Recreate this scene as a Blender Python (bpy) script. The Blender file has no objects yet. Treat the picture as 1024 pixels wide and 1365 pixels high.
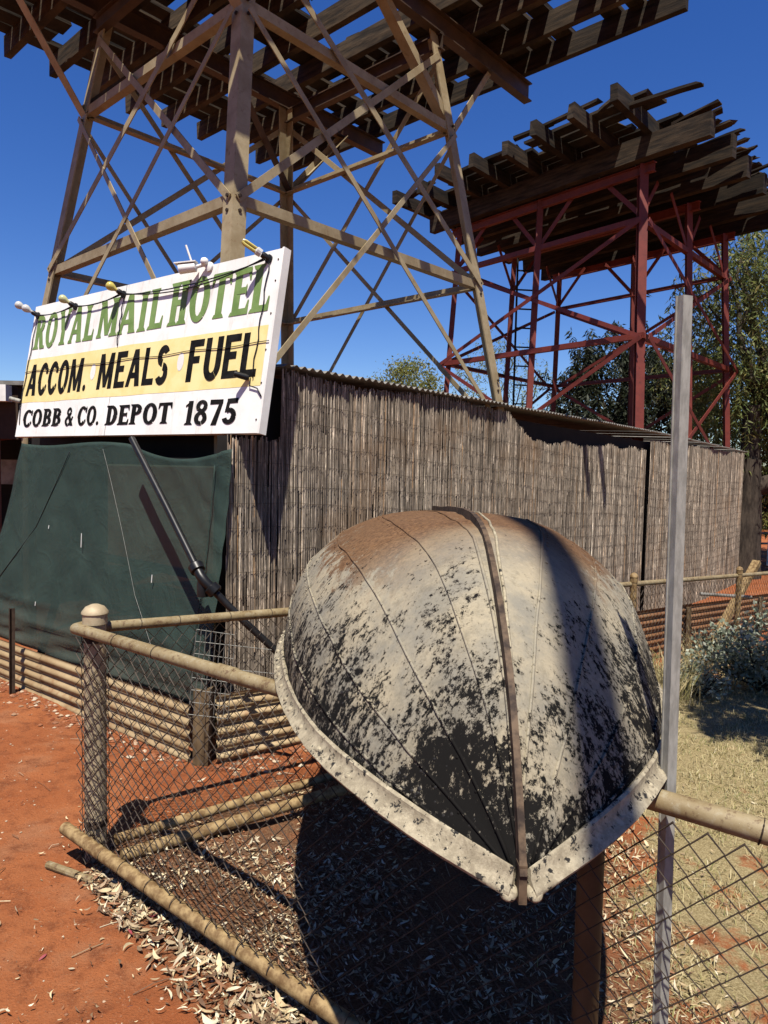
import bpy, math, random
import numpy as np
from mathutils import Vector, Matrix, noise
random.seed(11)
rng = np.random.default_rng(5)
sc = bpy.context.scene
V = Vector

# ------------------------------------------------------------------ camera
F_PX, EYE = 940.0, 1.70
PITCH, ROLL = math.radians(3.50), math.radians(1.174)
fw = V((0, math.cos(PITCH), -math.sin(PITCH)))
up0 = V((0, math.sin(PITCH), math.cos(PITCH)))
r0 = V((1, 0, 0))
RI = r0 * math.cos(ROLL) + up0 * math.sin(ROLL)
UP = up0 * math.cos(ROLL) - r0 * math.sin(ROLL)
cam = bpy.data.cameras.new('camera')
cam.sensor_fit = 'HORIZONTAL'
cam.sensor_width = 36
cam.lens = 36 * F_PX / 1024
cam.clip_start = 0.05
cam.clip_end = 2000
camo = bpy.data.objects.new('camera', cam)
sc.collection.objects.link(camo)
M = Matrix((RI, UP, -fw)).transposed().to_4x4()
M.translation = V((0, 0, EYE))
camo.matrix_world = M
sc.camera = camo

# ------------------------------------------------------------------ sky, sun, exposure
SUND = V((0.02, 0.45, -1.0)).normalized()          # the way the light travels
toSun = -SUND
elev = math.asin(toSun.z)
world = bpy.data.worlds.new('World')
sc.world = world
world.use_nodes = True
wn = world.node_tree
bg = wn.nodes['Background']
sky = wn.nodes.new('ShaderNodeTexSky')
sky.sky_type = 'NISHITA'
sky.sun_disc = False
sky.sun_elevation = elev
sky.sun_rotation = math.atan2(toSun.x, toSun.y)
sky.altitude = 300
sky.air_density = 1.0
sky.dust_density = 0.05
sky.ozone_density = 5.0
hsv = wn.nodes.new('ShaderNodeHueSaturation')          # the clear deep blue of a dry inland day, all over the sky
hsv.inputs['Hue'].default_value = 0.517
hsv.inputs['Saturation'].default_value = 1.27
hsv.inputs['Value'].default_value = 1.0
wn.links.new(sky.outputs[0], hsv.inputs['Color'])
wn.links.new(hsv.outputs[0], bg.inputs[0])
bg.inputs[1].default_value = 0.062
sun = bpy.data.lights.new('sun', 'SUN')
sun.energy = 5.0
sun.angle = math.radians(0.5)
sun.color = (1.0, 0.94, 0.84)
suno = bpy.data.objects.new('sun', sun)
sc.collection.objects.link(suno)
suno.rotation_euler = SUND.to_track_quat('-Z', 'Y').to_euler()
vs = sc.view_settings
vs.view_transform = 'Standard'
vs.look = 'None'
vs.exposure = 1.08
vs.gamma = 1.0
vs.use_curve_mapping = False

# ------------------------------------------------------------------ helpers
def link(o):
    sc.collection.objects.link(o)
    return o

def tag(o, label=None, cat=None, group=None, kind=None):
    if label: o['label'] = label
    if cat: o['category'] = cat
    if group: o['group'] = group
    if kind: o['kind'] = kind
    return o

def thing(name, loc, label, cat, group=None):
    o = bpy.data.objects.new(name, None)
    o.location = loc
    o.empty_display_size = 0.1
    link(o)
    return tag(o, label, cat, group)

def attach(o, parent):
    if parent is not None:
        o.parent = parent
        p, t = parent, V((0, 0, 0))
        while p is not None:
            t += p.location if p.type == 'EMPTY' else V((0, 0, 0))
            p = p.parent
        o.matrix_parent_inverse = Matrix.Translation(-t) if parent.type == 'EMPTY' else Matrix.Identity(4)
        if parent.type != 'EMPTY':
            # parts keep their own vertices in world space; undo nothing
            pass
    return o

class MB:
    def __init__(s):
        s.v, s.f = [], []

    def add(s, vs_, fs):
        b = len(s.v)
        s.v += [tuple(p) for p in vs_]
        s.f += [tuple(i + b for i in f) for f in fs]

    def prism(s, prof, p, q, ux, uy, cap=True):
        p, q, ux, uy = V(p), V(q), V(ux), V(uy)
        n = len(prof)
        vs_ = [p + ux * a + uy * b for a, b in prof] + [q + ux * a + uy * b for a, b in prof]
        fs = [(i, (i + 1) % n, n + (i + 1) % n, n + i) for i in range(n)]
        if cap:
            fs += [tuple(range(n - 1, -1, -1)), tuple(range(n, 2 * n))]
        s.add(vs_, fs)

    def bar(s, p, q, w, h, up=(0, 0, 1)):
        p, q = V(p), V(q)
        d = (q - p).normalized()
        sx = d.cross(V(up)).normalized()
        sy = sx.cross(d).normalized()
        s.prism([(-w / 2, -h / 2), (w / 2, -h / 2), (w / 2, h / 2), (-w / 2, h / 2)], p, q, sx, sy)

    def timber(s, p, q, w, h, up=(0, 0, 1), seg=5, j=0.006, ragged=0.0):
        p, q = V(p), V(q)
        d = (q - p)
        L = d.length
        d.normalize()
        sx = d.cross(V(up)).normalized()
        sy = sx.cross(d).normalized()
        vs_, fs = [], []
        bow = random.uniform(-1, 1) * j * 2
        for i in range(seg + 1):
            t = i / seg
            base = p + d * (L * t) + sy * (bow * 4 * t * (1 - t))
            for a, b in ((-1, -1), (1, -1), (1, 1), (-1, 1)):
                e = 0.0
                if i in (0, seg) and ragged:
                    e = random.uniform(-1, 1) * ragged
                vs_.append(base + sx * (a * w / 2 + random.uniform(-j, j)) + sy * (b * h / 2 + random.uniform(-j, j)) + d * e)
        for i in range(seg):
            a, b = 4 * i, 4 * i + 4
            for k in range(4):
                fs.append((a + k, a + (k + 1) % 4, b + (k + 1) % 4, b + k))
        fs.append((3, 2, 1, 0))
        fs.append(tuple(4 * seg + k for k in range(4)))
        s.add(vs_, fs)

    def tube(s, pts, r, n=8, cap=True):
        pts = [V(p) for p in pts]
        m = len(pts)
        rs = r if isinstance(r, (list, tuple)) else [r] * m
        t0 = (pts[1] - pts[0]).normalized()
        ref = V((0, 0, 1)) if abs(t0.z) < 0.9 else V((1, 0, 0))
        nx = t0.cross(ref).normalized()
        vs_, fs = [], []
        for i in range(m):
            t = (pts[min(i + 1, m - 1)] - pts[max(i - 1, 0)])
            if t.length < 1e-9: t = t0
            t = t.normalized()
            nx = (nx - t * nx.dot(t))
            if nx.length < 1e-6: nx = t.orthogonal()
            nx.normalize()
            ny = t.cross(nx)
            for k in range(n):
                a = 2 * math.pi * k / n
                vs_.append(pts[i] + (nx * math.cos(a) + ny * math.sin(a)) * rs[i])
        for i in range(m - 1):
            for k in range(n):
                a, b = i * n + k, i * n + (k + 1) % n
                fs.append((a, b, b + n, a + n))
        if cap:
            fs.append(tuple(range(n - 1, -1, -1)))
            fs.append(tuple(range((m - 1) * n, m * n)))
        s.add(vs_, fs)

    def lathe(s, c, prof, n=16, axis=(0, 0, 1)):
        c, ax = V(c), V(axis).normalized()
        x = ax.orthogonal().normalized()
        y = ax.cross(x)
        vs_, fs = [], []
        for r, z in prof:
            for k in range(n):
                a = 2 * math.pi * k / n
                vs_.append(c + ax * z + (x * math.cos(a) + y * math.sin(a)) * r)
        for i in range(len(prof) - 1):
            for k in range(n):
                a, b = i * n + k, i * n + (k + 1) % n
                fs.append((a, b, b + n, a + n))
        fs.append(tuple(range(n - 1, -1, -1)))
        fs.append(tuple(range((len(prof) - 1) * n, len(prof) * n)))
        s.add(vs_, fs)

    def build(s, name, mat, parent=None, smooth=False):
        me = bpy.data.meshes.new(name)
        me.from_pydata(s.v, [], s.f)
        if mat: me.materials.append(mat)
        me.validate()
        me.update()
        if smooth:
            me.polygons.foreach_set('use_smooth', [True] * len(me.polygons))
        o = link(bpy.data.objects.new(name, me))
        return attach(o, parent)

def np_mesh(name, verts, faces, mat, parent=None, smooth=False):
    verts = np.asarray(verts, dtype=np.float32)
    faces = np.asarray(faces, dtype=np.int32)
    k = faces.shape[1]
    me = bpy.data.meshes.new(name)
    me.vertices.add(len(verts))
    me.vertices.foreach_set('co', verts.ravel())
    me.loops.add(faces.size)
    me.loops.foreach_set('vertex_index', faces.ravel())
    me.polygons.add(len(faces))
    me.polygons.foreach_set('loop_start', np.arange(0, faces.size, k, dtype=np.int32))
    me.update(calc_edges=True)
    if smooth:
        me.polygons.foreach_set('use_smooth', [True] * len(faces))
    me.materials.append(mat)
    o = link(bpy.data.objects.new(name, me))
    return attach(o, parent)

def smooth_auto(o, ang=35):
    me = o.data
    me.polygons.foreach_set('use_smooth', [True] * len(me.polygons))
    try:
        me.set_sharp_from_angle(angle=math.radians(ang))
    except Exception:
        pass
    return o

# ------------------------------------------------------------------ materials
GAIN = 0.46        # paints and soils are a little darker than the swatches below
class NT:
    def __init__(s, name):
        s.m = bpy.data.materials.new(name)
        s.m.use_nodes = True
        s.t = s.m.node_tree
        s.b = s.t.nodes['Principled BSDF']
        s.out = s.t.nodes['Material Output']
        s._c = None

    def n(s, typ, **kw):
        o = s.t.nodes.new(typ)
        for k, v in kw.items(): setattr(o, k, v)
        return o

    def l(s, a, b): s.t.links.new(a, b)

    def coord(s):
        if s._c is None: s._c = s.n('ShaderNodeTexCoord')
        return s._c.outputs['Object']

    def mapped(s, scale=(1, 1, 1), rot=(0, 0, 0)):
        m = s.n('ShaderNodeMapping')
        m.inputs['Scale'].default_value = scale
        m.inputs['Rotation'].default_value = rot
        s.l(s.coord(), m.inputs[0])
        return m.outputs[0]

    def noise(s, scale, detail=6, rough=0.6, vec=None, dist=0.0):
        o = s.n('ShaderNodeTexNoise')
        o.inputs['Scale'].default_value = scale
        o.inputs['Detail'].default_value = detail
        o.inputs['Roughness'].default_value = rough
        o.inputs['Distortion'].default_value = dist
        s.l(vec if vec is not None else s.coord(), o.inputs['Vector'])
        return o.outputs['Fac']

    def ramp(s, fac, stops):
        o = s.n('ShaderNodeValToRGB')
        e = o.color_ramp.elements
        while len(e) > 1: e.remove(e[-1])
        for i, (p, c) in enumerate(stops):
            x = e[0] if i == 0 else e.new(p)
            x.position = p
            x.color = (c, c, c, 1) if isinstance(c, (int, float)) else (*c, 1)
        s.l(fac, o.inputs[0])
        return o.outputs[0]

    def mix(s, fac, a, b, mode='MIX'):
        o = s.n('ShaderNodeMix', data_type='RGBA', blend_type=mode)
        for sock, val in ((o.inputs[0], fac), (o.inputs[6], a), (o.inputs[7], b)):
            if isinstance(val, (int, float)): sock.default_value = val
            elif isinstance(val, tuple): sock.default_value = (*val, 1)
            else: s.l(val, sock)
        return o.outputs[2]

    def math(s, op, a, b=0.0, c=None, clamp=False):
        o = s.n('ShaderNodeMath', operation=op)
        o.use_clamp = clamp
        for i, val in enumerate((a, b, c)):
            if val is None: continue
            if isinstance(val, (int, float)): o.inputs[i].default_value = val
            else: s.l(val, o.inputs[i])
        return o.outputs[0]

    def rng(s, v, a, b, c=0.0, d=1.0, smooth=True):
        o = s.n('ShaderNodeMapRange')
        o.interpolation_type = 'SMOOTHSTEP' if smooth else 'LINEAR'
        for i, val in enumerate((v, a, b, c, d)):
            if isinstance(val, (int, float)): o.inputs[i].default_value = val
            else: s.l(val, o.inputs[i])
        return o.outputs[0]

    def xyz(s):
        o = s.n('ShaderNodeSeparateXYZ')
        s.l(s.coord(), o.inputs[0])
        return o.outputs

    def bump(s, h, strength=0.3, dist=0.01):
        o = s.n('ShaderNodeBump')
        o.inputs['Strength'].default_value = strength
        o.inputs['Distance'].default_value = dist
        s.l(h, o.inputs['Height'])
        s.l(o.outputs[0], s.b.inputs['Normal'])

    def done(s, col, rough=0.8, metal=0.0, spec=0.3):
        if isinstance(col, tuple): s.b.inputs['Base Color'].default_value = (*[c * GAIN for c in col], 1)
        else: s.l(s.mix(1.0, col, (GAIN, GAIN, GAIN), 'MULTIPLY'), s.b.inputs['Base Color'])
        if isinstance(rough, (int, float)): s.b.inputs['Roughness'].default_value = rough
        else: s.l(rough, s.b.inputs['Roughness'])
        s.b.inputs['Metallic'].default_value = metal
        s.b.inputs['Specular IOR Level'].default_value = spec
        return s.m

def m_simple(name, c1, c2, scale, rough=0.8, metal=0.0, bump=0.2, bdist=0.005, stretch=(1, 1, 1), spec=0.25, lo=0.35, hi=0.65, objrand=0.0):
    t = NT(name)
    f = t.noise(scale, 8, 0.65, t.mapped(stretch))
    col = t.mix(t.rng(f, lo, hi), c1, c2)
    if objrand:
        oi = t.n('ShaderNodeObjectInfo')
        k = t.math('MULTIPLY_ADD', oi.outputs['Random'], 2 * objrand, 1 - objrand)
        hs = t.n('ShaderNodeHueSaturation')
        t.l(k, hs.inputs['Value'])
        t.l(col, hs.inputs['Color'])
        col = hs.outputs[0]
    if bump: t.bump(f, bump, bdist)
    return t.done(col, rough, metal, spec)

def m_island(name, stops, rough=0.7, scale=30, var=0.25, trans=0.0, spec=0.25):
    t = NT(name)
    g = t.n('ShaderNodeNewGeometry')
    col = t.ramp(g.outputs['Random Per Island'], stops)
    f = t.noise(scale, 4)
    col = t.mix(var, col, t.ramp(f, [(0.3, 0.25), (0.7, 1.6)]), 'MULTIPLY')
    m = t.done(col, rough, 0, spec)
    if trans:
        tr = t.n('ShaderNodeBsdfTranslucent')
        t.l(col, tr.inputs[0])
        ms = t.n('ShaderNodeMixShader')
        ms.inputs[0].default_value = trans
        t.l(t.b.outputs[0], ms.inputs[1])
        t.l(tr.outputs[0], ms.inputs[2])
        t.l(ms.outputs[0], t.out.inputs[0])
    return m

# soil with an attribute that says where the lawn is
def mk_soil():
    t = NT('red_soil')
    a = t.n('ShaderNodeAttribute', attribute_name='lawn').outputs['Fac']
    a2 = t.n('ShaderNodeAttribute', attribute_name='litter').outputs['Fac']
    big = t.noise(1.1, 5)
    mid = t.noise(9, 8, 0.7)
    fine = t.noise(120, 5, 0.75)
    red = t.mix(t.rng(big, 0.3, 0.7), (0.41, 0.115, 0.036), (0.56, 0.19, 0.068))
    red = t.mix(t.math('MULTIPLY', t.rng(t.noise(2.7, 6, 0.65), 0.5, 0.68), 0.55), red, (0.52, 0.24, 0.12))
    red = t.mix(t.rng(mid, 0.45, 0.75), red, (0.29, 0.068, 0.019))
    red = t.mix(t.math('MULTIPLY', t.rng(fine, 0.57, 0.66), 0.8), red, (0.55, 0.27, 0.14))
    red = t.mix(t.math('MULTIPLY', t.rng(fine, 0.45, 0.32), 0.5), red, (0.16, 0.04, 0.016))
    lit = t.mix(t.rng(fine, 0.4, 0.62), (0.10, 0.052, 0.028), (0.30, 0.19, 0.105))
    la = t.math('MULTIPLY_ADD', t.math('SUBTRACT', mid, 0.5), 1.6, a2, clamp=True)
    col = t.mix(t.math('MULTIPLY', la, 0.85), red, lit)
    straw = t.mix(t.rng(fine, 0.38, 0.64), (0.33, 0.25, 0.115), (0.64, 0.52, 0.28))
    lw = t.math('MULTIPLY_ADD', t.math('SUBTRACT', t.noise(3.2, 7, 0.65), 0.5), 2.2, a, clamp=True)
    col = t.mix(t.rng(lw, 0.42, 0.68), col, straw)
    t.bump(t.math('ADD', t.math('MULTIPLY', mid, 2.0), fine), 0.75, 0.018)
    return t.done(col, 0.95, 0, 0.15)
M_SOIL = mk_soil()

def mk_hull():
    t = NT('weathered_hull')
    xs, ys, zs = t.xyz()
    st = t.mapped((1, 1, 0.55))
    n1 = t.noise(17, 12, 0.8, st)
    n2 = t.noise(75, 8, 0.8, st)
    big = t.noise(2.6, 4)
    base = t.mix(t.rng(t.noise(6, 8, 0.7), 0.35, 0.65), (0.54, 0.465, 0.325), (0.34, 0.315, 0.255))
    base = t.mix(t.math('MULTIPLY', t.rng(n2, 0.5, 0.7), 0.55), base, (0.70, 0.63, 0.47))
    base = t.mix(t.math('MULTIPLY', t.rng(n1, 0.5, 0.35), 0.45), base, (0.17, 0.15, 0.11))
    # rust bleeding down from the bottom boards near the stern
    rs = t.noise(24, 9, 0.78, t.mapped((1, 0.6, 0.22)))
    rmask = t.math('ADD', t.rng(zs, 1.30, 1.48, 0, 1.0, False), t.math('MULTIPLY', t.math('SUBTRACT', rs, 0.5), 3.0))
    rmask = t.math('MULTIPLY', t.rng(rmask, 0.36, 0.70), t.rng(ys, 1.6, 2.1))
    base = t.mix(t.math('MULTIPLY', rmask, 0.92), base, t.mix(t.rng(n2, 0.35, 0.65), (0.085, 0.034, 0.014), (0.30, 0.155, 0.07)))
    # peeling black bitumen, thickest towards the gunwale
    th = t.rng(zs, 1.02, 1.50, 0.462, 0.612, False)
    side = t.math('MULTIPLY', t.rng(xs, 0.30, 0.60), 0.02)
    near_keel = t.math('MULTIPLY', t.math('MULTIPLY', t.rng(t.math('ABSOLUTE', t.math('SUBTRACT', xs, 0.17)), 0.13, 0.02), t.rng(ys, 2.2, 1.5)), 0.05)
    th = t.math('SUBTRACT', t.math('SUBTRACT', th, near_keel), side)
    n = t.math('ADD', t.math('MULTIPLY', n1, 0.5), t.math('MULTIPLY', n2, 0.5))
    n = t.math('ADD', n, t.math('MULTIPLY', t.math('SUBTRACT', big, 0.5), 0.15))
    n = t.math('ADD', n, t.math('MULTIPLY', t.math('SUBTRACT', t.noise(120, 3, 0.6), 0.5), 0.10))
    blk = t.rng(t.math('SUBTRACT', n, th), -0.006, 0.012)
    wash = t.math('MULTIPLY', t.rng(t.math('SUBTRACT', n, th), -0.06, 0.0), 0.38)
    base = t.mix(wash, base, (0.105, 0.085, 0.062))
    col = t.mix(blk, base, (0.014, 0.013, 0.012))
    t.bump(t.math('ADD', t.math('MULTIPLY', blk, 0.5), t.math('MULTIPLY', n2, 0.5)), 0.45, 0.006)
    return t.done(col, t.rng(blk, 0, 1, 0.65, 0.85), 0.0, 0.06)
M_HULL = mk_hull()

def mk_flange():
    t = NT('chalky_gunwale')
    f = t.noise(38, 9, 0.78)
    c = t.mix(t.rng(f, 0.38, 0.6), (0.68, 0.59, 0.41), (0.42, 0.355, 0.24))
    s = t.noise(55, 5, 0.7)
    c = t.mix(t.rng(s, 0.57, 0.60), c, (0.02, 0.018, 0.016))
    c = t.mix(t.math('MULTIPLY', t.rng(t.noise(8, 6, 0.7), 0.5, 0.7), 0.3), c, (0.17, 0.12, 0.075))
    t.bump(f, 0.7, 0.006)
    return t.done(c, 0.7)
M_FLANGE = mk_flange()
M_KEEL = m_simple('rusty_keel', (0.035, 0.020, 0.013), (0.19, 0.125, 0.075), 24, 0.75, 0, 0.5, 0.004)
M_BLACKTAR = m_simple('tar_blob', (0.012, 0.011, 0.010), (0.03, 0.027, 0.024), 40, 0.5)

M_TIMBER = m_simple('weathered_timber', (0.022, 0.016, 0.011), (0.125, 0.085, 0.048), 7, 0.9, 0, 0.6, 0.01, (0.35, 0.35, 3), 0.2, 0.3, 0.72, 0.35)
M_TIMBER2 = m_simple('shade_dark_timber', (0.013, 0.010, 0.008), (0.085, 0.058, 0.034), 7, 0.9, 0, 0.6, 0.01, (0.35, 0.35, 3), 0.2, 0.3, 0.75, 0.4)  # old timber, colour darkened to deepen the shade under the far deck
def mk_steel(name, c1, c2, rust):
    t = NT(name)
    f = t.noise(5, 8, 0.7)
    c = t.mix(t.rng(f, 0.35, 0.65), c1, c2)
    c = t.mix(t.math('MULTIPLY', t.rng(t.noise(17, 8, 0.75), 0.56, 0.7), 0.8), c, rust)
    t.bump(f, 0.15, 0.004)
    return t.done(c, 0.6, 0.0, 0.35)
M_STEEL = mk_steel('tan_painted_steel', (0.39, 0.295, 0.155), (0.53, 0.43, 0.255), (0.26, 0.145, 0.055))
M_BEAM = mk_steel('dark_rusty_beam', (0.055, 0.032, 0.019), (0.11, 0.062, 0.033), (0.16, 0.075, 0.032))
M_RED = mk_steel('red_oxide_steel', (0.19, 0.028, 0.017), (0.27, 0.042, 0.025), (0.07, 0.017, 0.010))
def mk_pipe():
    t = NT('weathered_pipe')
    f = t.noise(7, 8, 0.7)
    g = t.noise(38, 6, 0.7)
    c = t.mix(t.rng(f, 0.35, 0.65), (0.28, 0.20, 0.09), (0.42, 0.33, 0.18))
    c = t.mix(t.math('MULTIPLY', t.rng(g, 0.52, 0.68), 0.6), c, (0.50, 0.44, 0.30))
    c = t.mix(t.math('MULTIPLY', t.rng(g, 0.46, 0.36), 0.75), c, (0.15, 0.08, 0.038))
    c = t.mix(t.rng(t.noise(90, 4, 0.7), 0.66, 0.70), c, (0.75, 0.72, 0.62))
    t.bump(g, 0.25, 0.002)
    return t.done(c, 0.6, 0, 0.35)
M_PIPE = mk_pipe()
M_PIPE2 = m_simple('yellow_ochre_pipe', (0.20, 0.115, 0.045), (0.50, 0.35, 0.165), 26, 0.65, 0, 0.35, 0.003)
M_POSTC = m_simple('galvanised_corner_post', (0.72, 0.585, 0.38), (0.50, 0.39, 0.24), 12, 0.6, 0.1, 0.2)
M_BROWNPOST = m_simple('brown_post_paint', (0.11, 0.062, 0.028), (0.17, 0.10, 0.046), 9, 0.6)
M_WIRE = m_simple('rusty_wire', (0.05, 0.035, 0.026), (0.09, 0.065, 0.048), 40, 0.65, 0.3, 0)
M_WIREG = m_simple('grey_wire', (0.22, 0.22, 0.20), (0.33, 0.33, 0.30), 40, 0.5, 0.4, 0)
M_GALV = m_simple('galvanised_steel', (0.35, 0.34, 0.30), (0.54, 0.525, 0.47), 60, 0.6, 0.0, 0.15, 0.001, (1, 1, 0.3))
M_WHITE = m_simple('sign_white', (1.12, 1.10, 1.04), (1.34, 1.32, 1.26), 3.5, 0.55, 0, 0.05)
def mk_board():
    t = NT('weathered_sign_board')
    f = t.noise(3.5, 8, 0.7)
    c = t.mix(t.rng(f, 0.35, 0.65), (1.20, 1.18, 1.12), (1.38, 1.36, 1.30))
    g = t.noise(11, 8, 0.75, t.mapped((1, 1, 0.12)))
    c = t.mix(t.math('MULTIPLY', t.rng(g, 0.52, 0.72), 0.55), c, (0.72, 0.66, 0.54))
    r = t.noise(28, 6, 0.75, t.mapped((1, 1, 0.3)))
    c = t.mix(t.math('MULTIPLY', t.rng(r, 0.66, 0.74), 0.6), c, (0.42, 0.27, 0.15))
    t.bump(f, 0.15, 0.006)
    return t.done(c, 0.6, 0, 0.25)
M_BOARD = mk_board()
M_YELLOW = m_simple('sign_yellow', (1.22, 1.00, 0.40), (1.38, 1.14, 0.55), 6, 0.55, 0, 0.05)
M_GREEN = m_simple('sign_green', (0.21, 0.35, 0.09), (0.29, 0.45, 0.14), 9, 0.6, 0, 0.05)
M_INK = m_simple('sign_black', (0.007, 0.007, 0.007), (0.022, 0.021, 0.020), 14, 0.85, 0, 0.05, spec=0.08)
M_BLACK = m_simple('black_plastic', (0.010, 0.010, 0.011), (0.022, 0.022, 0.024), 12, 0.38, 0, 0.05)
M_STAR = m_simple('rusty_picket', (0.045, 0.027, 0.018), (0.09, 0.055, 0.035), 20, 0.8)
M_DARKWALL = m_simple('dark_backing', (0.012, 0.010, 0.009), (0.022, 0.018, 0.015), 5, 0.9)
M_BROWNWALL = m_simple('brown_fascia', (0.055, 0.032, 0.02), (0.085, 0.052, 0.034), 4, 0.85)
M_ZINC = m_simple('roof_zinc', (0.24, 0.22, 0.19), (0.40, 0.38, 0.34), 6, 0.55, 0.2, 0.1)
def mk_corr(name, c1, c2, rust, amt):
    t = NT(name)
    f = t.noise(4, 8, 0.7, t.mapped((1, 1, 3)))
    xs, ys, zs = t.xyz()
    c = t.mix(t.rng(f, 0.35, 0.65), c1, c2)
    r = t.math('ADD', t.noise(9, 8, 0.75), t.rng(zs, -0.5, 0.45, amt, amt - 0.22, False))
    c = t.mix(t.math('MULTIPLY', t.rng(r, 0.52, 0.72), 0.8), c, rust)
    t.bump(f, 0.2, 0.003)
    return t.done(c, 0.65, 0.1, 0.3)
M_CORR = mk_corr('dusty_corrugated_iron', (0.58, 0.435, 0.24), (0.42, 0.285, 0.14), (0.34, 0.15, 0.055), 0.16)
M_CORR2 = mk_corr('rust_red_corrugated_iron', (0.36, 0.22, 0.11), (0.27, 0.145, 0.065), (0.29, 0.115, 0.04), 0.3)
def mk_cloth():
    t = NT('green_shade_cloth')
    f = t.noise(3, 6, 0.6)
    c = t.mix(t.rng(f, 0.3, 0.7), (0.034, 0.064, 0.053), (0.050, 0.087, 0.071))
    dust = t.noise(14, 8, 0.7, t.mapped((1, 1, 0.4)))
    c = t.mix(t.math('MULTIPLY', t.rng(dust, 0.55, 0.8), 0.25), c, (0.13, 0.13, 0.11))
    wv = t.n('ShaderNodeTexWave', wave_type='BANDS', bands_direction='Z')
    wv.inputs['Scale'].default_value = 60
    wv.inputs['Distortion'].default_value = 1.5
    t.l(t.coord(), wv.inputs[0])
    c = t.mix(0.16, c, t.ramp(wv.outputs[1], [(0.2, 0.4), (0.8, 1.7)]), 'MULTIPLY')
    c = t.mix(t.math('MULTIPLY', t.rng(t.xyz()[2], 0.75, 0.3), 0.18), c, (0.20, 0.13, 0.085))
    cr = t.math('ABSOLUTE', t.math('SUBTRACT', t.noise(4.5, 5, 0.6, None, 0.8), 0.5))
    t.bump(t.math('POWER', t.math('SUBTRACT', 1.0, cr), 10.0), 0.22, 0.015)
    m = t.done(c, 0.75, 0, 0.2)
    tp = t.n('ShaderNodeBsdfTransparent')
    ms = t.n('ShaderNodeMixShader')
    ms.inputs[0].default_value = 0.16
    t.l(t.b.outputs[0], ms.inputs[1])
    t.l(tp.outputs[0], ms.inputs[2])
    t.l(ms.outputs[0], t.out.inputs[0])
    return m
M_CLOTH = mk_cloth()
def mk_reed():
    t = NT('dry_brush_reed')
    g = t.n('ShaderNodeNewGeometry')
    c = t.ramp(g.outputs['Random Per Island'], [(0.0, (0.085, 0.070, 0.058)), (0.35, (0.155, 0.132, 0.111)), (0.75, (0.225, 0.196, 0.168)), (0.92, (0.31, 0.275, 0.235)), (0.95, (0.22, 0.135, 0.07)), (1.0, (0.50, 0.46, 0.40))])
    a = t.noise(40, 6, 0.75, t.mapped((1, 1, 0.16)))
    c = t.mix(0.75, c, t.ramp(a, [(0.38, 0.45), (0.52, 1.0), (0.60, 1.9), (0.68, 3.2)]), 'MULTIPLY')
    b = t.noise(1.4, 4)
    c = t.mix(t.math('MULTIPLY', t.rng(b, 0.5, 0.72), 0.35), c, (0.17, 0.10, 0.05))
    c = t.mix(1.0, c, (2.05, 1.94, 1.76), 'MULTIPLY')
    return t.done(c, 0.85, 0, 0.25)
M_REED = mk_reed()
M_BARK = m_simple('dark_bark', (0.035, 0.025, 0.018), (0.11, 0.085, 0.062), 9, 0.95, 0, 0.8, 0.03, (1, 1, 0.25))
M_LITTER = m_island('dry_leaves', [(0, (0.925, 0.775, 0.475)), (0.15, (0.725, 0.550, 0.312)), (0.32, (0.450, 0.338, 0.200)), (0.48, (0.237, 0.138, 0.075)), (0.62, (0.163, 0.094, 0.056)), (0.75, (0.413, 0.200, 0.100)), (0.84, (0.550, 0.450, 0.300)), (0.93, (1.062, 0.950, 0.688)), (0.985, (0.825, 0.750, 0.525)), (1.0, (0.375, 0.025, 0.062))], 0.7, 60, 0.3)
M_STRAW = m_island('dry_grass', [(0, (0.546, 0.442, 0.221)), (0.4, (0.754, 0.637, 0.364)), (0.7, (0.442, 0.390, 0.156)), (0.85, (0.260, 0.273, 0.091)), (1.0, (0.936, 0.819, 0.546))], 0.8, 20, 0.2, 0.25)
M_CLOD = m_island('soil_clod', [(0, (0.30, 0.085, 0.03)), (0.45, (0.42, 0.17, 0.08)), (0.7, (0.24, 0.06, 0.02)), (0.8, (0.55, 0.36, 0.22)), (1, (0.75, 0.62, 0.46))], 0.95, 30, 0.3)
M_SALT = m_island('saltbush_leaf', [(0, (0.20, 0.24, 0.16)), (0.5, (0.38, 0.43, 0.31)), (0.85, (0.55, 0.59, 0.46)), (1, (0.75, 0.78, 0.64))], 0.7, 10, 0.2, 0.2)
M_PEPPER = m_island('pepper_leaf', [(0, (0.116, 0.158, 0.046)), (0.5, (0.210, 0.252, 0.074)), (0.85, (0.315, 0.326, 0.105)), (1, (0.462, 0.399, 0.147))], 0.6, 3, 0.4, 0.3)
M_DARKLEAF = m_island('dark_leaf', [(0, (0.018, 0.026, 0.012)), (0.6, (0.032, 0.044, 0.02)), (1, (0.055, 0.066, 0.03))], 0.6, 3, 0.3, 0.2)
M_OLIVE = m_island('olive_leaf', [(0, (0.144, 0.176, 0.040)), (0.5, (0.240, 0.256, 0.056)), (1, (0.384, 0.352, 0.096))], 0.6, 3, 0.3, 0.3)
M_FEATHER = m_island('feathery_leaf', [(0, (0.160, 0.224, 0.080)), (0.5, (0.256, 0.320, 0.128)), (1, (0.384, 0.448, 0.208))], 0.6, 3, 0.3, 0.3)
M_POSTW = m_simple('old_fence_timber', (0.10, 0.062, 0.03), (0.26, 0.175, 0.09), 14, 0.9, 0, 0.5, 0.004, (1, 1, 0.2))

# ------------------------------------------------------------------ terrain
GU = V((0.73, 0.68, 0)).normalized()
def gz(x, y):
    s = GU.x * (x + 1.19) + GU.y * (y - 3.1)
    s = max(0.0, min(s, 13.0))
    return -0.057 * s * (1 if s > 0.6 else s / 0.6)

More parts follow.
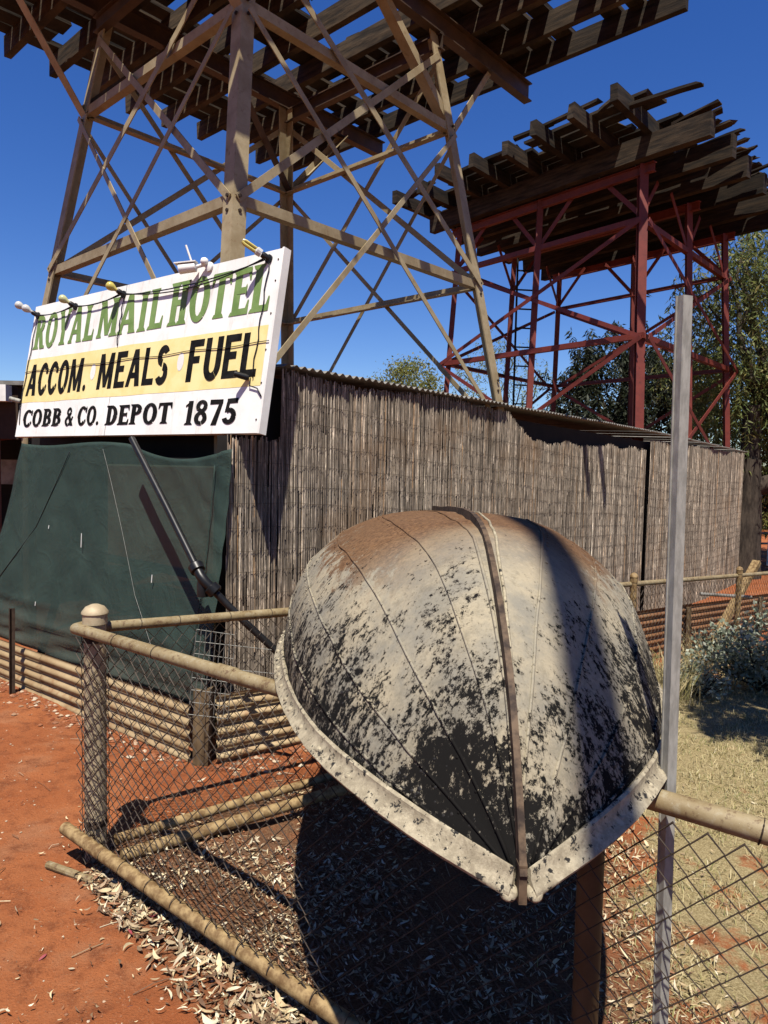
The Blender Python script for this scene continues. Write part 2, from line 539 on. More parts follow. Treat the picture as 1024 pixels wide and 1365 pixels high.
# fence lines
P0 = V((-1.214, 2.95, 0))                      # corner post
U1 = V((0.778 + 1.151, 1.364 - 2.858, 0)).normalized()     # front run, towards the camera's right
N1 = V((-U1.y, U1.x, 0))                       # away from the camera
U2 = V((0.732, 0.681, 0)).normalized()         # back run
N2 = V((-U2.y, U2.x, 0))

def lawn_mask(x, y):
    q = V((x, y, 0)) - P0
    in1, in2 = q.dot(N1), q.dot(N2)
    ins = min(max(in1 + 0.1, 0) / 0.3, 1) * min(max(-in2 + 0.1, 0) / 0.4, 1)
    edge = x - (0.95 + 0.15 * math.sin(y * 2.1))
    a = max(0, min(1, edge / 0.8 + 0.5))
    near = max(0, min(1, (y - 2.3) / 1.7))
    return ins * a * (0.56 + 0.42 * near)

def litter_mask(x, y):
    q = V((x, y, 0)) - P0
    a1, in1, in2 = q.dot(U1), q.dot(N1), q.dot(N2)
    v = 0.0
    if in1 > -0.02 and in2 < 0.1:
        v = 0.9 if x < 0.8 else max(0, 0.9 - (x - 0.8) * 1.6)
        if in1 > 1.9: v *= max(0, 1 - (in1 - 1.9))
    if a1 > 0.1 and in1 <= 0.0:
        w = 0.16 + 0.20 * min(1.0, a1 / 1.2)
        v = max(v, max(0, 1 + in1 / w) if in1 > -w else 0)
    return v

def ground():
    n = 330
    us = np.linspace(-1, 1, n)
    k = 7.2
    ax = np.sinh(us * k) / math.sinh(k) * 700
    ay = np.sinh(us * k) / math.sinh(k) * 700
    xs, ys = ax + 0.1, ay + 2.9
    verts = np.zeros((n * n, 3), np.float32)
    lw = np.zeros(n * n, np.float32)
    lt = np.zeros(n * n, np.float32)
    i = 0
    for y in ys:
        for x in xs:
            z = gz(x, y)
            if abs(x) < 9 and -2 < y < 15:
                z += 0.020 * noise.noise((x * 1.7, y * 1.7, 0)) + 0.012 * noise.noise((x * 6, y * 6, 3)) + 0.005 * noise.noise((x * 19, y * 19, 7))
                lw[i] = lawn_mask(x, y)
                lt[i] = litter_mask(x, y)
            verts[i] = (x, y, z)
            i += 1
    idx = np.arange(n * n).reshape(n, n)
    f = np.stack([idx[:-1, :-1], idx[:-1, 1:], idx[1:, 1:], idx[1:, :-1]], -1).reshape(-1, 4)
    o = np_mesh('ground', verts, f, M_SOIL, None, True)
    for nm, arr in (('lawn', lw), ('litter', lt)):
        at = o.data.attributes.new(nm, 'FLOAT', 'POINT')
        at.data.foreach_set('value', arr)
    tag(o, 'red dirt ground with patches of dry lawn', None, None, 'structure')
ground()

def gzn(x, y):
    return gz(x, y) + 0.020 * noise.noise((x * 1.7, y * 1.7, 0)) + 0.012 * noise.noise((x * 6, y * 6, 3))

# ------------------------------------------------------------------ shed with brush screen, shade cloth and iron skirt
C0 = V((-1.094, 4.014, 0))
ER = V((0.606, 0.796, 0)).normalized()
EL = V((-0.796, 0.606, 0)).normalized()
NW = V((0.796, -0.606, 0)).normalized()        # out of the long wall
NL = -ER                                        # out of the short wall
W0 = C0 + ER * 0.23
WLEN = 15.2
shed = thing('shed', W0, 'long low shed walled with grey brush fencing and green shade cloth', 'shed')

def wallp(t, off, z):
    return C0 + ER * t + NW * off + V((0, 0, z))

def top_of_reeds(t):
    if t < 0.66: return 1.86
    if t < 3.72: return 2.285 + 0.02 * math.sin(t * 3.1) - 0.012 * t * 0
    if t < 8.15:
        s = min(1, (t - 3.72) / 0.55)
        return 2.26 - 0.25 * s + 0.07 * noise.noise((t * 2.2, 0, 0)) + 0.03 * noise.noise((t * 7, 0, 2)) + (0.03 if t > 6 else 0)
    return 2.20 + 0.02 * noise.noise((t * 3, 1, 0))

def reed_panel(t0, t1, tilt=0.0):
    vs_, fs = [], []
    t = t0
    while t < t1:
        w = random.uniform(0.005, 0.0095) * (1.0 if t < 6 else 1.6)
        b = random.uniform(-0.006, 0.010) + 0.022 * noise.noise((t * 1.3, 4, 0)) + (0.05 * noise.noise((t * 0.35, 9, 0)))
        zt = top_of_reeds(t) + random.uniform(-0.022, 0.018) + (random.uniform(-0.06, 0.02) if random.random() < 0.12 else 0)
        g = gz(*wallp(t, 0, 0).xy)
        zb = g + random.uniform(0.0, 0.03)
        cuts = [zb]
        nseg = random.choice((3, 4, 5, 6))
        cuts += sorted(random.uniform(zb + 0.1, zt - 0.08) for _ in range(nseg - 1)) + [zt]
        for a_, b_ in zip(cuts[:-1], cuts[1:]):
            if random.random() < 0.02: continue
            o0 = b + random.uniform(-0.003, 0.004)
            l0, l1 = random.uniform(-0.005, 0.005), random.uniform(-0.005, 0.005)
            k = len(vs_)
            for z, ll in ((a_ - 0.02, l0), (b_ + 0.012, l1)):
                for dt, do in ((-w / 2, 0), (-w * 0.15, w * 0.55), (w * 0.35, w * 0.45), (w / 2, 0)):
                    vs_.append(tuple(wallp(t + dt + ll, 0.02 + o0 + do, z)))
            for q in range(3):
                fs.append((k + q, k + q + 1, k + q + 5, k + q + 4))
        t += w * random.uniform(0.8, 0.98)
    m = MB()
    m.v, m.f = vs_, fs
    return tag(m.build('brush_screen', M_REED, shed), None, None, None, 'stuff')
r1 = reed_panel(0.23, 8.13)
r2 = reed_panel(8.36, WLEN)
for t0, t1, zz in ((0.23, 8.13, None), (8.36, WLEN, None)):
    for k in range(15):
        m = MB()
        z0 = 0.28 + k * 0.137
        pts = []
        t = t0
        while t < t1:
            g = gz(*wallp(t, 0, 0).xy)
            z = z0 + g * 0.85 + 0.03 * noise.noise((t * 0.7, k * 3.3, 1)) + 0.012 * noise.noise((t * 4, k * 3.3, 5))
            b = 0.022 * noise.noise((t * 1.3, 4, 0)) + 0.05 * noise.noise((t * 0.35, 9, 0))
            if z < top_of_reeds(t) - 0.05:
                pts.append(wallp(t, 0.034 + b, z))
            t += 0.09
        if len(pts) > 4:
            m.tube(pts, 0.0012, 3)
            m.build('stitching_wire', M_WIRE, shed)
m = MB()
m.bar(wallp(0.62, -0.09, 1.0), wallp(WLEN, -0.09, 0.85), 0.02, 2.55)
m.build('dark_interior_sheet', M_DARKWALL, shed)  # near-black sheet stands in for the dark inside of the shed
m = MB()
m.bar(wallp(0.25, -0.075, 0.6), wallp(0.66, -0.075, 0.6), 0.02, 2.4)
m.build('dark_interior_sheet', M_DARKWALL, shed)  # same stand-in for interior dark, behind the low first reeds
m = MB()
m.bar(wallp(8.24, 0.0, -0.5), wallp(8.24, 0.0, 2.2), 0.06, 0.05)
m.build('steel_post', M_RED, shed)

def corrugated(p, along, side, length, nw, pitch=0.076, amp=0.009, jag=0.0, th=0.0015):
    """sheet: corrugations run along `along`; waves step along `side`"""
    along, side = V(along), V(side)
    nrm = along.cross(side).normalized()
    vs_, fs = [], []
    ns = nw * 8 + 1
    segs = max(1, int(length / 0.6))
    for j in range(segs + 1):
        for i in range(ns):
            a = 2 * math.pi * i / 8
            e = (random.uniform(-jag, jag) if j in (0, segs) else 0)
            for s in (1, -1):
                vs_.append(V(p) + side * (pitch * i / 8) + along * (length * j / segs + e) + nrm * (amp * math.cos(a) + s * th / 2))
    def I(j, i, s): return (j * ns + i) * 2 + s
    for j in range(segs):
        for i in range(ns - 1):
            fs.append((I(j, i, 0), I(j, i + 1, 0), I(j + 1, i + 1, 0), I(j + 1, i, 0)))
            fs.append((I(j, i, 1), I(j + 1, i, 1), I(j + 1, i + 1, 1), I(j, i + 1, 1)))
    for i in range(ns - 1):
        for j in (0, segs):
            fs.append((I(j, i, 0), I(j, i, 1), I(j, i + 1, 1), I(j, i + 1, 0)))
    for j in range(segs):
        for i in (0, ns - 1):
            fs.append((I(j, i, 0), I(j + 1, i, 0), I(j + 1, i, 1), I(j, i, 1)))
    m = MB()
    m.add(vs_, fs)
    return m

# roof: sheets laid side by side, corrugations running back from the wall
t = 0.66
k = 0
while t < WLEN + 0.1:
    z = 2.345 - 0.012 * max(0, t - 8)
    al = (-NW + V((0, 0, 0.03))).normalized()
    o = corrugated(wallp(t, 0.06 + random.uniform(-0.02, 0.015), z + (k % 2) * 0.003), al, ER, 3.0, 10, 0.076, 0.011).build('roof_sheet', M_ZINC, shed, True)
    t += 0.755
    k += 1
# iron skirt under the shade cloth
for k in range(2):
    p = C0 + EL * (0.02 + k * 1.72) + NL * (0.004 * k) + V((0, 0, -0.06))
    corrugated(p, EL, V((0, 0, 1)), 1.75, 5, 0.072, 0.010).build('skirt_sheet', M_CORR, shed, True)

# shade cloth
def cloth():
    nu, nv = 90, 60
    vs_, fs = [], []
    for j in range(nv + 1):
        q = j / nv                                  # 0 top .. 1 bottom
        for i in range(nu + 1):
            s = i / nu                              # 0 right .. 1 left
            wid = 2.50 + 0.42 * q
            zt = 1.80 + 0.055 * s - 0.055 * math.sin(min(1, s / 0.42) * math.pi) * (1 if s < 0.42 else 0) - 0.02 * math.sin(s * 9)
            zb = 0.30
            z = zt + (zb - zt) * q
            off = 0.20 * q ** 1.2
            low = max(0, (q - 0.72) / 0.28)
            fold = low * 0.05 * noise.noise((s * 5, q * 26, 2)) + 0.018 * noise.noise((s * 3.2, q * 2.4, 8)) + 0.007 * noise.noise((s * 11 + q * 5, q * 6, 3))
            fold += 0.05 * low * max(0, math.sin(q * 44 + 2.2 * noise.noise((s * 3, 1, 1))) * 0.5)
            rib = 0.012 * math.exp(-((s - 0.03) / 0.012) ** 2) + 0.012 * math.exp(-((s - 0.965) / 0.012) ** 2)
            ten = 0.004 * math.sin((s * 2.5 + q * 1.5) * 34) * math.exp(-(s / 0.16) ** 2)
            p = W0 + EL * (s * (wid + 0.05) - 0.07) + NL * (off + fold + rib + ten) + V((0, 0, z))
            vs_.append(p)
    for j in range(nv):
        for i in range(nu):
            a = j * (nu + 1) + i
            fs.append((a, a + 1, a + nu + 2, a + nu + 1))
    m = MB()
    m.add(vs_, fs)
    return m.build('shade_cloth', M_CLOTH, shed, True)
cl = cloth()
so = cl.modifiers.new('thickness', 'SOLIDIFY')
so.thickness = 0.0015
# frame seen dimly through the cloth
for a, b, w, mt in (((0.05, 1.72), (2.6, 1.72), 0.05, M_DARKWALL), ((0.1, 0.98), (2.3, 1.02), 0.05, M_WHITE), ((2.45, 0.1), (1.55, 1.8), 0.05, M_DARKWALL)):
    m = MB()
    p = W0 + EL * a[0] + ER * 0.12 + V((0, 0, a[1]))
    q = W0 + EL * b[0] + ER * 0.12 + V((0, 0, b[1]))
    m.bar(p, q, 0.04, w)
    m.build('frame_rail', mt, shed)
def clothp(u, z, n=0.004):
    q = min(1, max(0, (1.83 - z) / 1.53))
    return W0 + EL * u + NL * (0.20 * q ** 1.2 + n) + V((0, 0, z))
for nm, pts_, r_, mt in (('stitched_seam', [(1.28, 1.80), (0.95, 1.25), (0.72, 0.85), (0.36, 0.42)], 0.0016, M_WIREG), ('stitched_seam', [(1.72, 1.78), (2.1, 1.2), (2.75, 0.62)], 0.003, M_BLACK), ('drawn_cord', [(0.06, 1.7), (0.05, 1.0), (0.10, 0.5)], 0.004, M_CLOTH)):
    m = MB()
    fine = []
    for (u0, z0), (u1, z1) in zip(pts_[:-1], pts_[1:]):
        fine += [clothp(u0 + (u1 - u0) * k / 8, z0 + (z1 - z0) * k / 8, 0.012) for k in range(8)]
    m.tube(fine, r_, 5)
    m.build(nm, mt, shed, True)
# patch flaps torn in the cloth (thin pale cuts)
for s, z, h in ((1.42, 1.1, 0.10), (1.95, 0.62, 0.03), (1.9, 1.2, 0.025), (0.55, 0.95, 0.05)):
    m = MB()
    q = (1.83 - z) / 1.53
    p = W0 + EL * s + NL * (0.20 * q ** 1.2 + 0.018) + V((0, 0, z))
    m.bar(p, p + V((0.004, 0, h)), 0.006, 0.002, NL)
    m.build('cloth_tear', M_WHITE, shed)
m = MB()
m.timber(C0 + ER * 0.05 + V((0, 0, -0.1)) + NW * 0.03, C0 + ER * 0.06 + NW * 0.03 + V((0, 0, 0.40)), 0.10, 0.09, (1, 0, 0), 4, 0.005)
m.build('corner_post', M_POSTW, shed)
m = MB()
m.bar(W0 + V((0, 0, 0)) - NW * 0.06 + ER * 0.05, W0 - NW * 0.06 + ER * 0.05 + V((0, 0, 1.88)), 0.07, 0.07, (1, 0, 0))
m.build('corner_post', M_DARKWALL, shed)
# near-black panel added for the shade under the sign, and back of the shed
m = MB()
m.bar(W0 + EL * 0.04 + ER * 0.36 + V((0, 0, 2.02)), W0 + EL * 3.0 + ER * 0.36 + V((0, 0, 2.02)), 0.05, 0.60)
m.build('gap_shade_panel', M_DARKWALL, shed)
m = MB()
m.bar(W0 + EL * 0.1 + ER * 3.2 + V((0, 0, 0.55)), W0 + EL * 3.0 + ER * 3.2 + V((0, 0, 0.55)), 0.05, 1.7)
m.build('rear_wall', M_BROWNWALL, shed)
m = MB()
for i in range(8):
    m.bar(W0 + EL * (0.1 + i * 0.42) + ER * 3.17 + V((0, 0, 1.4)), W0 + EL * (0.1 + i * 0.42) + ER * 3.17 + V((0, 0, 2.2)), 0.03, 0.03, (1, 0, 0))
m.build('window_bars', M_DARKWALL, shed)

# low garden edging of overlapping rusty iron beyond the back fence
edg = thing('garden_edging', C0 + U2 * 0.2, 'low edging of overlapping corrugated iron sheets behind the back fence', 'edging')
e0 = C0 + V((0.11, -0.02, 0))
for k in range(6):
    t0 = 0.05 + k * 1.55
    p = e0 + U2 * t0 + N2 * (0.012 * (k % 2)) 
    q = e0 + U2 * (t0 + 1.75)
    zg, zq = gz(p.x, p.y), gz(q.x, q.y)
    al = (U2 * 1.75 + V((0, 0, zq - zg + random.uniform(-0.02, 0.02)))).normalized()
    nwv = 6 if k < 2 else 8
    corrugated(p + V((0, 0, zg - 0.04)), al, (V((0, 0, 1)) + N2 * 0.03).normalized(), 1.75, nwv, 0.076, 0.014, 0.006).build('iron_sheet', M_CORR if k == 0 else M_CORR2, edg, True)
for k in range(4):
    p = e0 + U2 * (1.6 + 2.3 * k) - N2 * 0.05
    m = MB()
    zg = gz(p.x, p.y)
    m.timber(p + V((0, 0, zg - 0.1)), p + V((0, 0, zg + 0.55)), 0.05, 0.05, (1, 0, 0), 3, 0.004)
    m.build('peg', M_POSTW, edg)

# ------------------------------------------------------------------ tank stands
def lbar(p, q, ux, uy, w, t=0.012):
    m = MB()
    m.prism([(0, 0), (w, 0), (w, t), (t, t), (t, w), (0, w)], p, q, ux, uy)
    return m

def flat(p, q, w, t, face_n):
    m = MB()
    p, q = V(p), V(q)
    d = (q - p).normalized()
    n = V(face_n)
    n = (n - d * n.dot(d)).normalized()
    s = d.cross(n)
    m.prism([(-w / 2, -t / 2), (w / 2, -t / 2), (w / 2, t / 2), (-w / 2, t / 2)], p, q, s, n)
    return m

def ibeam(p, q, h, w, t=0.012):
    m = MB()
    p, q = V(p), V(q)
    d = (q - p).normalized()
    s = d.cross(V((0, 0, 1))).normalized()
    u = s.cross(d)
    hw, hh, t2 = w / 2, h / 2, t / 2
    m.prism([(-hw, -hh), (hw, -hh), (hw, -hh + t), (t2, -hh + t), (t2, hh - t), (hw, hh - t), (hw, hh), (-hw, hh), (-hw, hh - t), (-t2, hh - t), (-t2, -hh + t), (-hw, -hh + t)], p, q, s, u)
    return m

# --- near stand, tan
A1 = V((0.672, 0.741, 0)).normalized()
B1 = V((-0.741, 0.672, 0)).normalized()
CT = V((-1.17, 7.0, 0))
def hs1(z): return 1.49 + (z - 3.489) * (1.266 - 1.49) / (4.976 - 3.489)
def leg1(ia, ib, z, inset=0.0):
    h = hs1(max(z, 2.25)) - inset
    return CT + A1 * (ia * h) + B1 * (ib * h) + V((0, 0, z))
tw = thing('tank_stand', CT, 'near tan steel tank stand with broken slatted timber deck, behind the hotel sign', 'tank stand')
Z1, Z2, ZL, ZT = 3.489, 4.976, 2.0, 5.90
corners = {'F': (-1, -1), 'R': (1, -1), 'B': (1, 1), 'L': (-1, 1)}
for n_, (ia, ib) in corners.items():
    w = 0.115
    m = lbar(leg1(ia, ib, 2.25), leg1(ia, ib, ZT), A1 * -ia, B1 * -ib, w, 0.014)
    m.prism([(0, 0), (w, 0), (w, 0.014), (0.014, 0.014), (0.014, w), (0, w)], leg1(ia, ib, -0.3), leg1(ia, ib, 2.25), A1 * -ia, B1 * -ib)
    lg = m.build('leg', M_STEEL, tw)
    for zb in (Z1, Z2, 2.55):
        mm = MB()
        p = leg1(ia, ib, zb) - A1 * ia * 0.05
        for dz in (-0.05, 0.05):
            c = p + B1 * ib * 0.002 + V((0, 0, dz))
            mm.lathe(c, [(0.014, 0), (0.014, 0.016), (0.004, 0.017)], 6, B1 * ib)
            c = leg1(ia, ib, zb) - B1 * ib * 0.05 + V((0, 0, dz)) + A1 * ia * 0.002
            mm.lathe(c, [(0.014, 0), (0.014, 0.016), (0.004, 0.017)], 6, A1 * ia)
        mm.build('bolts', M_STAR, lg)
faces = (('F', 'R', -B1), ('F', 'L', -A1), ('L', 'B', B1), ('R', 'B', A1))
for P, Q, n_ in faces:
    P, Q = corners[P], corners[Q]
    for zr in (Z1, Z2):
        p, q = leg1(*P, zr), leg1(*Q, zr)
        d = (q - p).normalized()
        lbar(p + d * 0.06 + n_ * -0.016, q - d * 0.06 + n_ * -0.016, V((0, 0, 1)), -n_, 0.075, 0.01).build('girt', M_STEEL, tw)
    for k, (za, zb, wd) in enumerate(((Z1, 5.72, 0.058), (ZL, Z2, 0.045))):
        for j, (X, Y) in enumerate(((P, Q), (Q, P))):
            p, q = leg1(*X, za), leg1(*Y, zb)
            d = (q - p).normalized()
            o_ = 0.008 + 0.012 * j + 0.026 * k
            flat(p + d * 0.05 + n_ * o_, q - d * 0.05 + n_ * o_, wd, 0.009, n_).build('brace', M_STEEL, tw)
# top steel: two bearers along A that carry the joists, two cross beams below them
ht = hs1(ZT)
for ib in (-1, 1):
    p = CT + B1 * (ib * ht) + V((0, 0, ZT + 0.10))
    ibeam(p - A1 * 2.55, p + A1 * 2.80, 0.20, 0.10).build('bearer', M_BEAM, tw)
for ia in (-1, 1):
    p = CT + A1 * (ia * (ht + 0.02)) + V((0, 0, ZT - 0.075))
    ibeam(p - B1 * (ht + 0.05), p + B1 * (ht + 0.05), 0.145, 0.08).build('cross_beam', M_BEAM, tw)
for n_, (ia, ib) in corners.items():
    p = leg1(ia, ib, Z2)
    q = CT + A1 * (ia * 2.05) + B1 * (ib * ht) + V((0, 0, ZT))
    lbar(p, q, V((0, 0, 1)), B1 * -ib, 0.10, 0.012).build('knee_brace', M_STEEL, tw)
    q = CT + A1 * (ia * 0.38) + B1 * (ib * (ht - 0.02)) + V((0, 0, ZT))
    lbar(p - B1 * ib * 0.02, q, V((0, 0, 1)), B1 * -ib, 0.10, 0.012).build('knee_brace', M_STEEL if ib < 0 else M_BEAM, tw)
# timber joists along B
ZJ = ZT + 0.20
for k in range(11):
    a = -2.29 + 0.49 * k
    p = CT + A1 * a + V((0, 0, ZJ + 0.105))
    m = MB()
    m.timber(p - B1 * ((2.85 if k > 8 else 2.72 if k > 6 else 2.40) + random.uniform(-0.12, 0.12)), p + B1 * (2.98 + random.uniform(-0.08, 0.08)), 0.075, 0.21, (0, 0, 1), 8, 0.004)
    m.build('joist', M_TIMBER, tw)
# deck planks along A with gaps, some broken
b = -2.08
k = 0
while b < 2.9:
    w = random.uniform(0.17, 0.24)
    if random.random() < 0.06:
        b += 0.16
    segs = [(-2.35, 2.75)]
    r_ = random.random()
    if r_ < 0.25: segs = [(-2.35, random.uniform(-0.4, 0.9)), (random.uniform(1.1, 1.35), 2.75)]
    elif r_ < 0.40: segs = [(-2.35, random.uniform(1.4, 2.2))]
    elif r_ < 0.50: segs = [(-2.35, -1.0), (-0.62, 2.75)]
    for a0, a1 in segs:
        p = CT + B1 * (b + w / 2) + V((0, 0, ZJ + 0.21 + 0.028))
        m = MB()
        m.timber(p + A1 * (a0 + random.uniform(-0.1, 0.06)), p + A1 * (a1 + random.uniform(-0.06, 0.08)), w, 0.045, (0, 0, 1), 5, 0.004, 0.02)
        m.build('plank', M_TIMBER, tw)
    b += w + random.choice((0.01, 0.02, 0.03, 0.045, 0.06))
    k += 1

# short boards still lying over the ends of the joists on the right
b = -2.72
while b < -2.16:
    w = random.uniform(0.13, 0.19)
    p = CT + B1 * (b + w / 2) + V((0, 0, ZJ + 0.21 + 0.028))
    m = MB()
    m.timber(p + A1 * (1.45 + random.uniform(-0.3, 0.2)), p + A1 * (2.72 + random.uniform(-0.06, 0.06)), w, 0.045, (0, 0, 1), 4, 0.004, 0.03)
    m.build('plank', M_TIMBER, tw)
    b += w + random.uniform(0.04, 0.10)

# --- far stand, red
F2, L2, R2 = V((3.99, 11.17, 0)), V((1.12, 14.6, 0)), V((7.10, 14.64, 0))
C2 = (L2 + R2) / 2
A2 = (R2 - F2).normalized()
B2 = (L2 - F2).normalized()
tr = thing('tank_stand', C2, 'farther red oxide tank stand with ragged dark timber deck, before the trees', 'tank stand')
def leg2(ia, ib, z):
    k = 1 - 0.037 * (max(z, 2.6) - 3.83)
    return C2 + A2 * (ia * 2.33 * k) + B2 * (ib * 2.24 * k) + V((0, 0, z))
ZT2 = 6.60
ZA, ZB = 3.83, 5.70
for ia in (-1, 0, 1):
    for ib in (-1, 0, 1):
        if ia == 0 and ib == 0: continue
        w = 0.135 if (ia, ib) == (-1, -1) else 0.10
        m = MB()
        p, q = leg2(ia, ib, -0.8), leg2(ia, ib, ZT2)
        d = (q - p).normalized()
        m.prism([(-w / 2, -w / 2), (w / 2, -w / 2), (w / 2, -w / 2 + 0.014), (0.007, -w / 2 + 0.014), (0.007, w / 2 - 0.014), (w / 2, w / 2 - 0.014), (w / 2, w / 2), (-w / 2, w / 2), (-w / 2, w / 2 - 0.014), (-0.007, w / 2 - 0.014), (-0.007, -w / 2 + 0.014), (-w / 2, -w / 2 + 0.014)], p, q, (A2 - B2).normalized(), (A2 + B2).normalized())
        m.build('leg', M_RED, tr)
for P, Q, n_ in (((-1, -1), (1, -1), -B2), ((-1, -1), (-1, 1), -A2), ((-1, 1), (1, 1), B2), ((1, -1), (1, 1), A2)):
    for zr in (1.3, ZA, ZB):
        p, q = leg2(*P, zr), leg2(*Q, zr)
        lbar(p - n_ * 0.02, q - n_ * 0.02, V((0, 0, 1)), -n_, 0.09, 0.012).build('girt', M_RED, tr)
    for za, zb in ((ZA, ZB), (1.3, ZA)):
        for j, (X, Y) in enumerate(((P, Q), (Q, P))):
            p, q = leg2(*X, za), leg2(*Y, zb)
            o_ = 0.085 + 0.016 * j
            flat(p + n_ * o_, q + n_ * o_, 0.07, 0.012, n_).build('brace', M_RED, tr)
    mid = ((P[0] + Q[0]) / 2, (P[1] + Q[1]) / 2)
    for X in (P, Q, mid):
        for s in (-1, 1):
            dirv = (leg2(*Q, 0) - leg2(*P, 0)).normalized() * s
            if X == P and s == -1 or X == Q and s == 1: continue
            p, q = leg2(*X, ZB + 0.05), leg2(*X, ZT2 - 0.02) + dirv * 0.75
            flat(p - n_ * 0.05, q - n_ * 0.05, 0.075, 0.012, n_).build('knee_brace', M_RED, tr)
for ia in (-1, 0, 1):
    p, q = leg2(ia, -1, ZT2 - 0.08), leg2(ia, 1, ZT2 - 0.08)
    d = (q - p).normalized()
    ibeam(p - d * 0.2, q + d * 0.2, 0.15, 0.09).build('cross_beam', M_RED, tr)
# ladder up the rear leg
m = MB()
lp = C2 + A2 * (-0.1) + B2 * 1.85
m.bar(lp + V((0, 0, 0.5)), lp + V((0, 0, 6.5)), 0.04, 0.04, (1, 0, 0))
m.bar(lp + V((0.42, 0.05, 0.5)), lp + V((0.42, 0.05, 6.5)), 0.04, 0.04, (1, 0, 0))
for i in range(14):
    m.bar(lp + V((0, 0, 0.7 + i * 0.42)), lp + V((0.42, 0.05, 0.7 + i * 0.42)), 0.03, 0.03)
m.build('ladder', M_DARKWALL, tr)
for k in range(6):
    a = -2.25 + 0.92 * k
    p = C2 + A2 * a + V((0, 0, ZT2 + 0.17))
    m = MB()
    m.timber(p - B2 * (3.2 + random.uniform(-0.05, 0.05)), p + B2 * (2.7 + random.uniform(-0.1, 0.1)), 0.14, 0.34, (0, 0, 1), 8, 0.008, 0.015)
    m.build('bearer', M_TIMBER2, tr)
ZJ2 = ZT2 + 0.34
for k in range(8):
    bb = 2.78 - 0.71 * k
    p = C2 + B2 * bb + V((0, 0, ZJ2 + 0.115))
    m = MB()
    m.timber(p - A2 * (3.5 + random.uniform(-0.15, 0.15)), p + A2 * (2.75 + random.uniform(-0.1, 0.1)), 0.11, 0.23, (0, 0, 1), 8, 0.007, 0.015)
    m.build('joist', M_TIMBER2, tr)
a = -3.05
while a < 2.75:
    w = random.uniform(0.16, 0.24)
    start, end = -2.45 if not -2.75 < a < -2.1 else -1.75, 2.75
    segs = []
    x = start + random.uniform(-0.15, 0.1)
    while x < end:
        ln = random.uniform(1.2, 4.2)
        if (-2.75 < a < -2.1 and x > -2.3) or random.random() < (0.97 if a > -2.2 else 0.72): segs.append((x, min(end + random.uniform(-0.2, 0.15), x + ln)))
        x += ln + random.uniform(0.01, 0.12 if a > -2.2 else 0.3)
    for x0, x1 in segs:
        if x1 - x0 < 0.25: continue
        p = C2 + A2 * (a + w / 2) + V((0, 0, ZJ2 + 0.23 + 0.03))
        tl = random.uniform(-0.015, 0.05) if random.random() < 0.25 else 0
        m = MB()
        m.timber(p + B2 * x0, p + B2 * x1 + V((0, 0, tl)), w, 0.05, (0, 0, 1), 5, 0.005, 0.06)
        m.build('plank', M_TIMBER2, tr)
    a += w + random.choice((0.01, 0.018, 0.03, 0.045))
# splintered boards that stick up along the near edge, and the long loose one on the right
for (a_, b0, b1, z0, z1, w) in ((-3.3, -0.75, -1.75, 7.18, 7.26, 0.10), (-3.2, -1.75, -2.0, 7.10, 7.27, 0.10), (-3.15, -2.15, -3.25, 7.02, 6.98, 0.13), (-3.28, -0.2, -0.85, 7.20, 7.24, 0.11), (-3.1, 1.9, 2.7, 7.18, 7.12, 0.12)):
    m = MB()
    m.timber(C2 + A2 * a_ + B2 * b0 + V((0, 0, z0)), C2 + A2 * (a_ + 0.1) + B2 * b1 + V((0, 0, z1)), w, 0.04, (0, 0, 1), 4, 0.003, 0.05)
    m.build('loose_board', M_TIMBER2, tr)
for i in range(26):
    b_ = -3.05 + random.uniform(-0.12, 0.1)
    a_ = -2.2 + i * 0.19
    m = MB()
    m.timber(C2 + A2 * a_ + B2 * (b_ + 0.55) + V((0, 0, 6.985)), C2 + A2 * (a_ + random.uniform(-0.05, 0.05)) + B2 * (b_ - 0.12) + V((0, 0, 6.99 + random.uniform(0, 0.09))), random.uniform(0.07, 0.15), 0.035, (0, 0, 1), 3, 0.006, 0.05)
    m.build('splinter', M_TIMBER2, tr)

K2 = 1.11
tr.location = V((0, 0, EYE)) + (C2 - V((0, 0, EYE))) * K2
tr.scale = (K2, K2, K2)

# ------------------------------------------------------------------ hotel sign
SBL = V((-3.088, 5.901, 1.905))
SU = V((0.796, -0.606, -0.004)).normalized()
SN = V((-0.597, -0.785, 0.165)).normalized()
SV = SN.cross(SU).normalized()
SW, SH = 2.96, 1.115
sign = thing('hotel_sign', SBL, 'large painted white and yellow hotel sign board leaning above the shade cloth', 'sign')
def sp(u, v, n=0.0): return SBL + SU * u + SV * v + SN * n
def sbox(u0, u1, v0, v1, n0, n1):
    m = MB()
    c = [sp(u, v, n) for n in (n0, n1) for (u, v) in ((u0, v0), (u1, v0), (u1, v1), (u0, v1))]
    m.add(c, [(3, 2, 1, 0), (4, 5, 6, 7), (0, 1, 5, 4), (1, 2, 6, 5), (2, 3, 7, 6), (3, 0, 4, 7)])
    return m
board = sbox(0, SW, 0, SH, -0.045, 0).build('board', M_BOARD, sign)
m = MB()
n_ = 40
for i in range(n_ + 1):
    u = 0.004 + (SW - 0.05) * i / n_
    m.v.append(tuple(sp(u, 0.283 + 0.006 * noise.noise((u * 3, 0, 0)), 0.0012)))
    m.v.append(tuple(sp(u, 0.652 + 0.006 * noise.noise((u * 3, 5, 0)), 0.0012)))
for i in range(n_):
    m.f.append((2 * i, 2 * i + 2, 2 * i + 3, 2 * i + 1))
m.build('yellow_band', M_YELLOW, board)
sbox(SW - 0.012, SW + 0.004, -0.003, SH + 0.003, -0.05, 0.006).build('edge_trim', M_WHITE, sign)
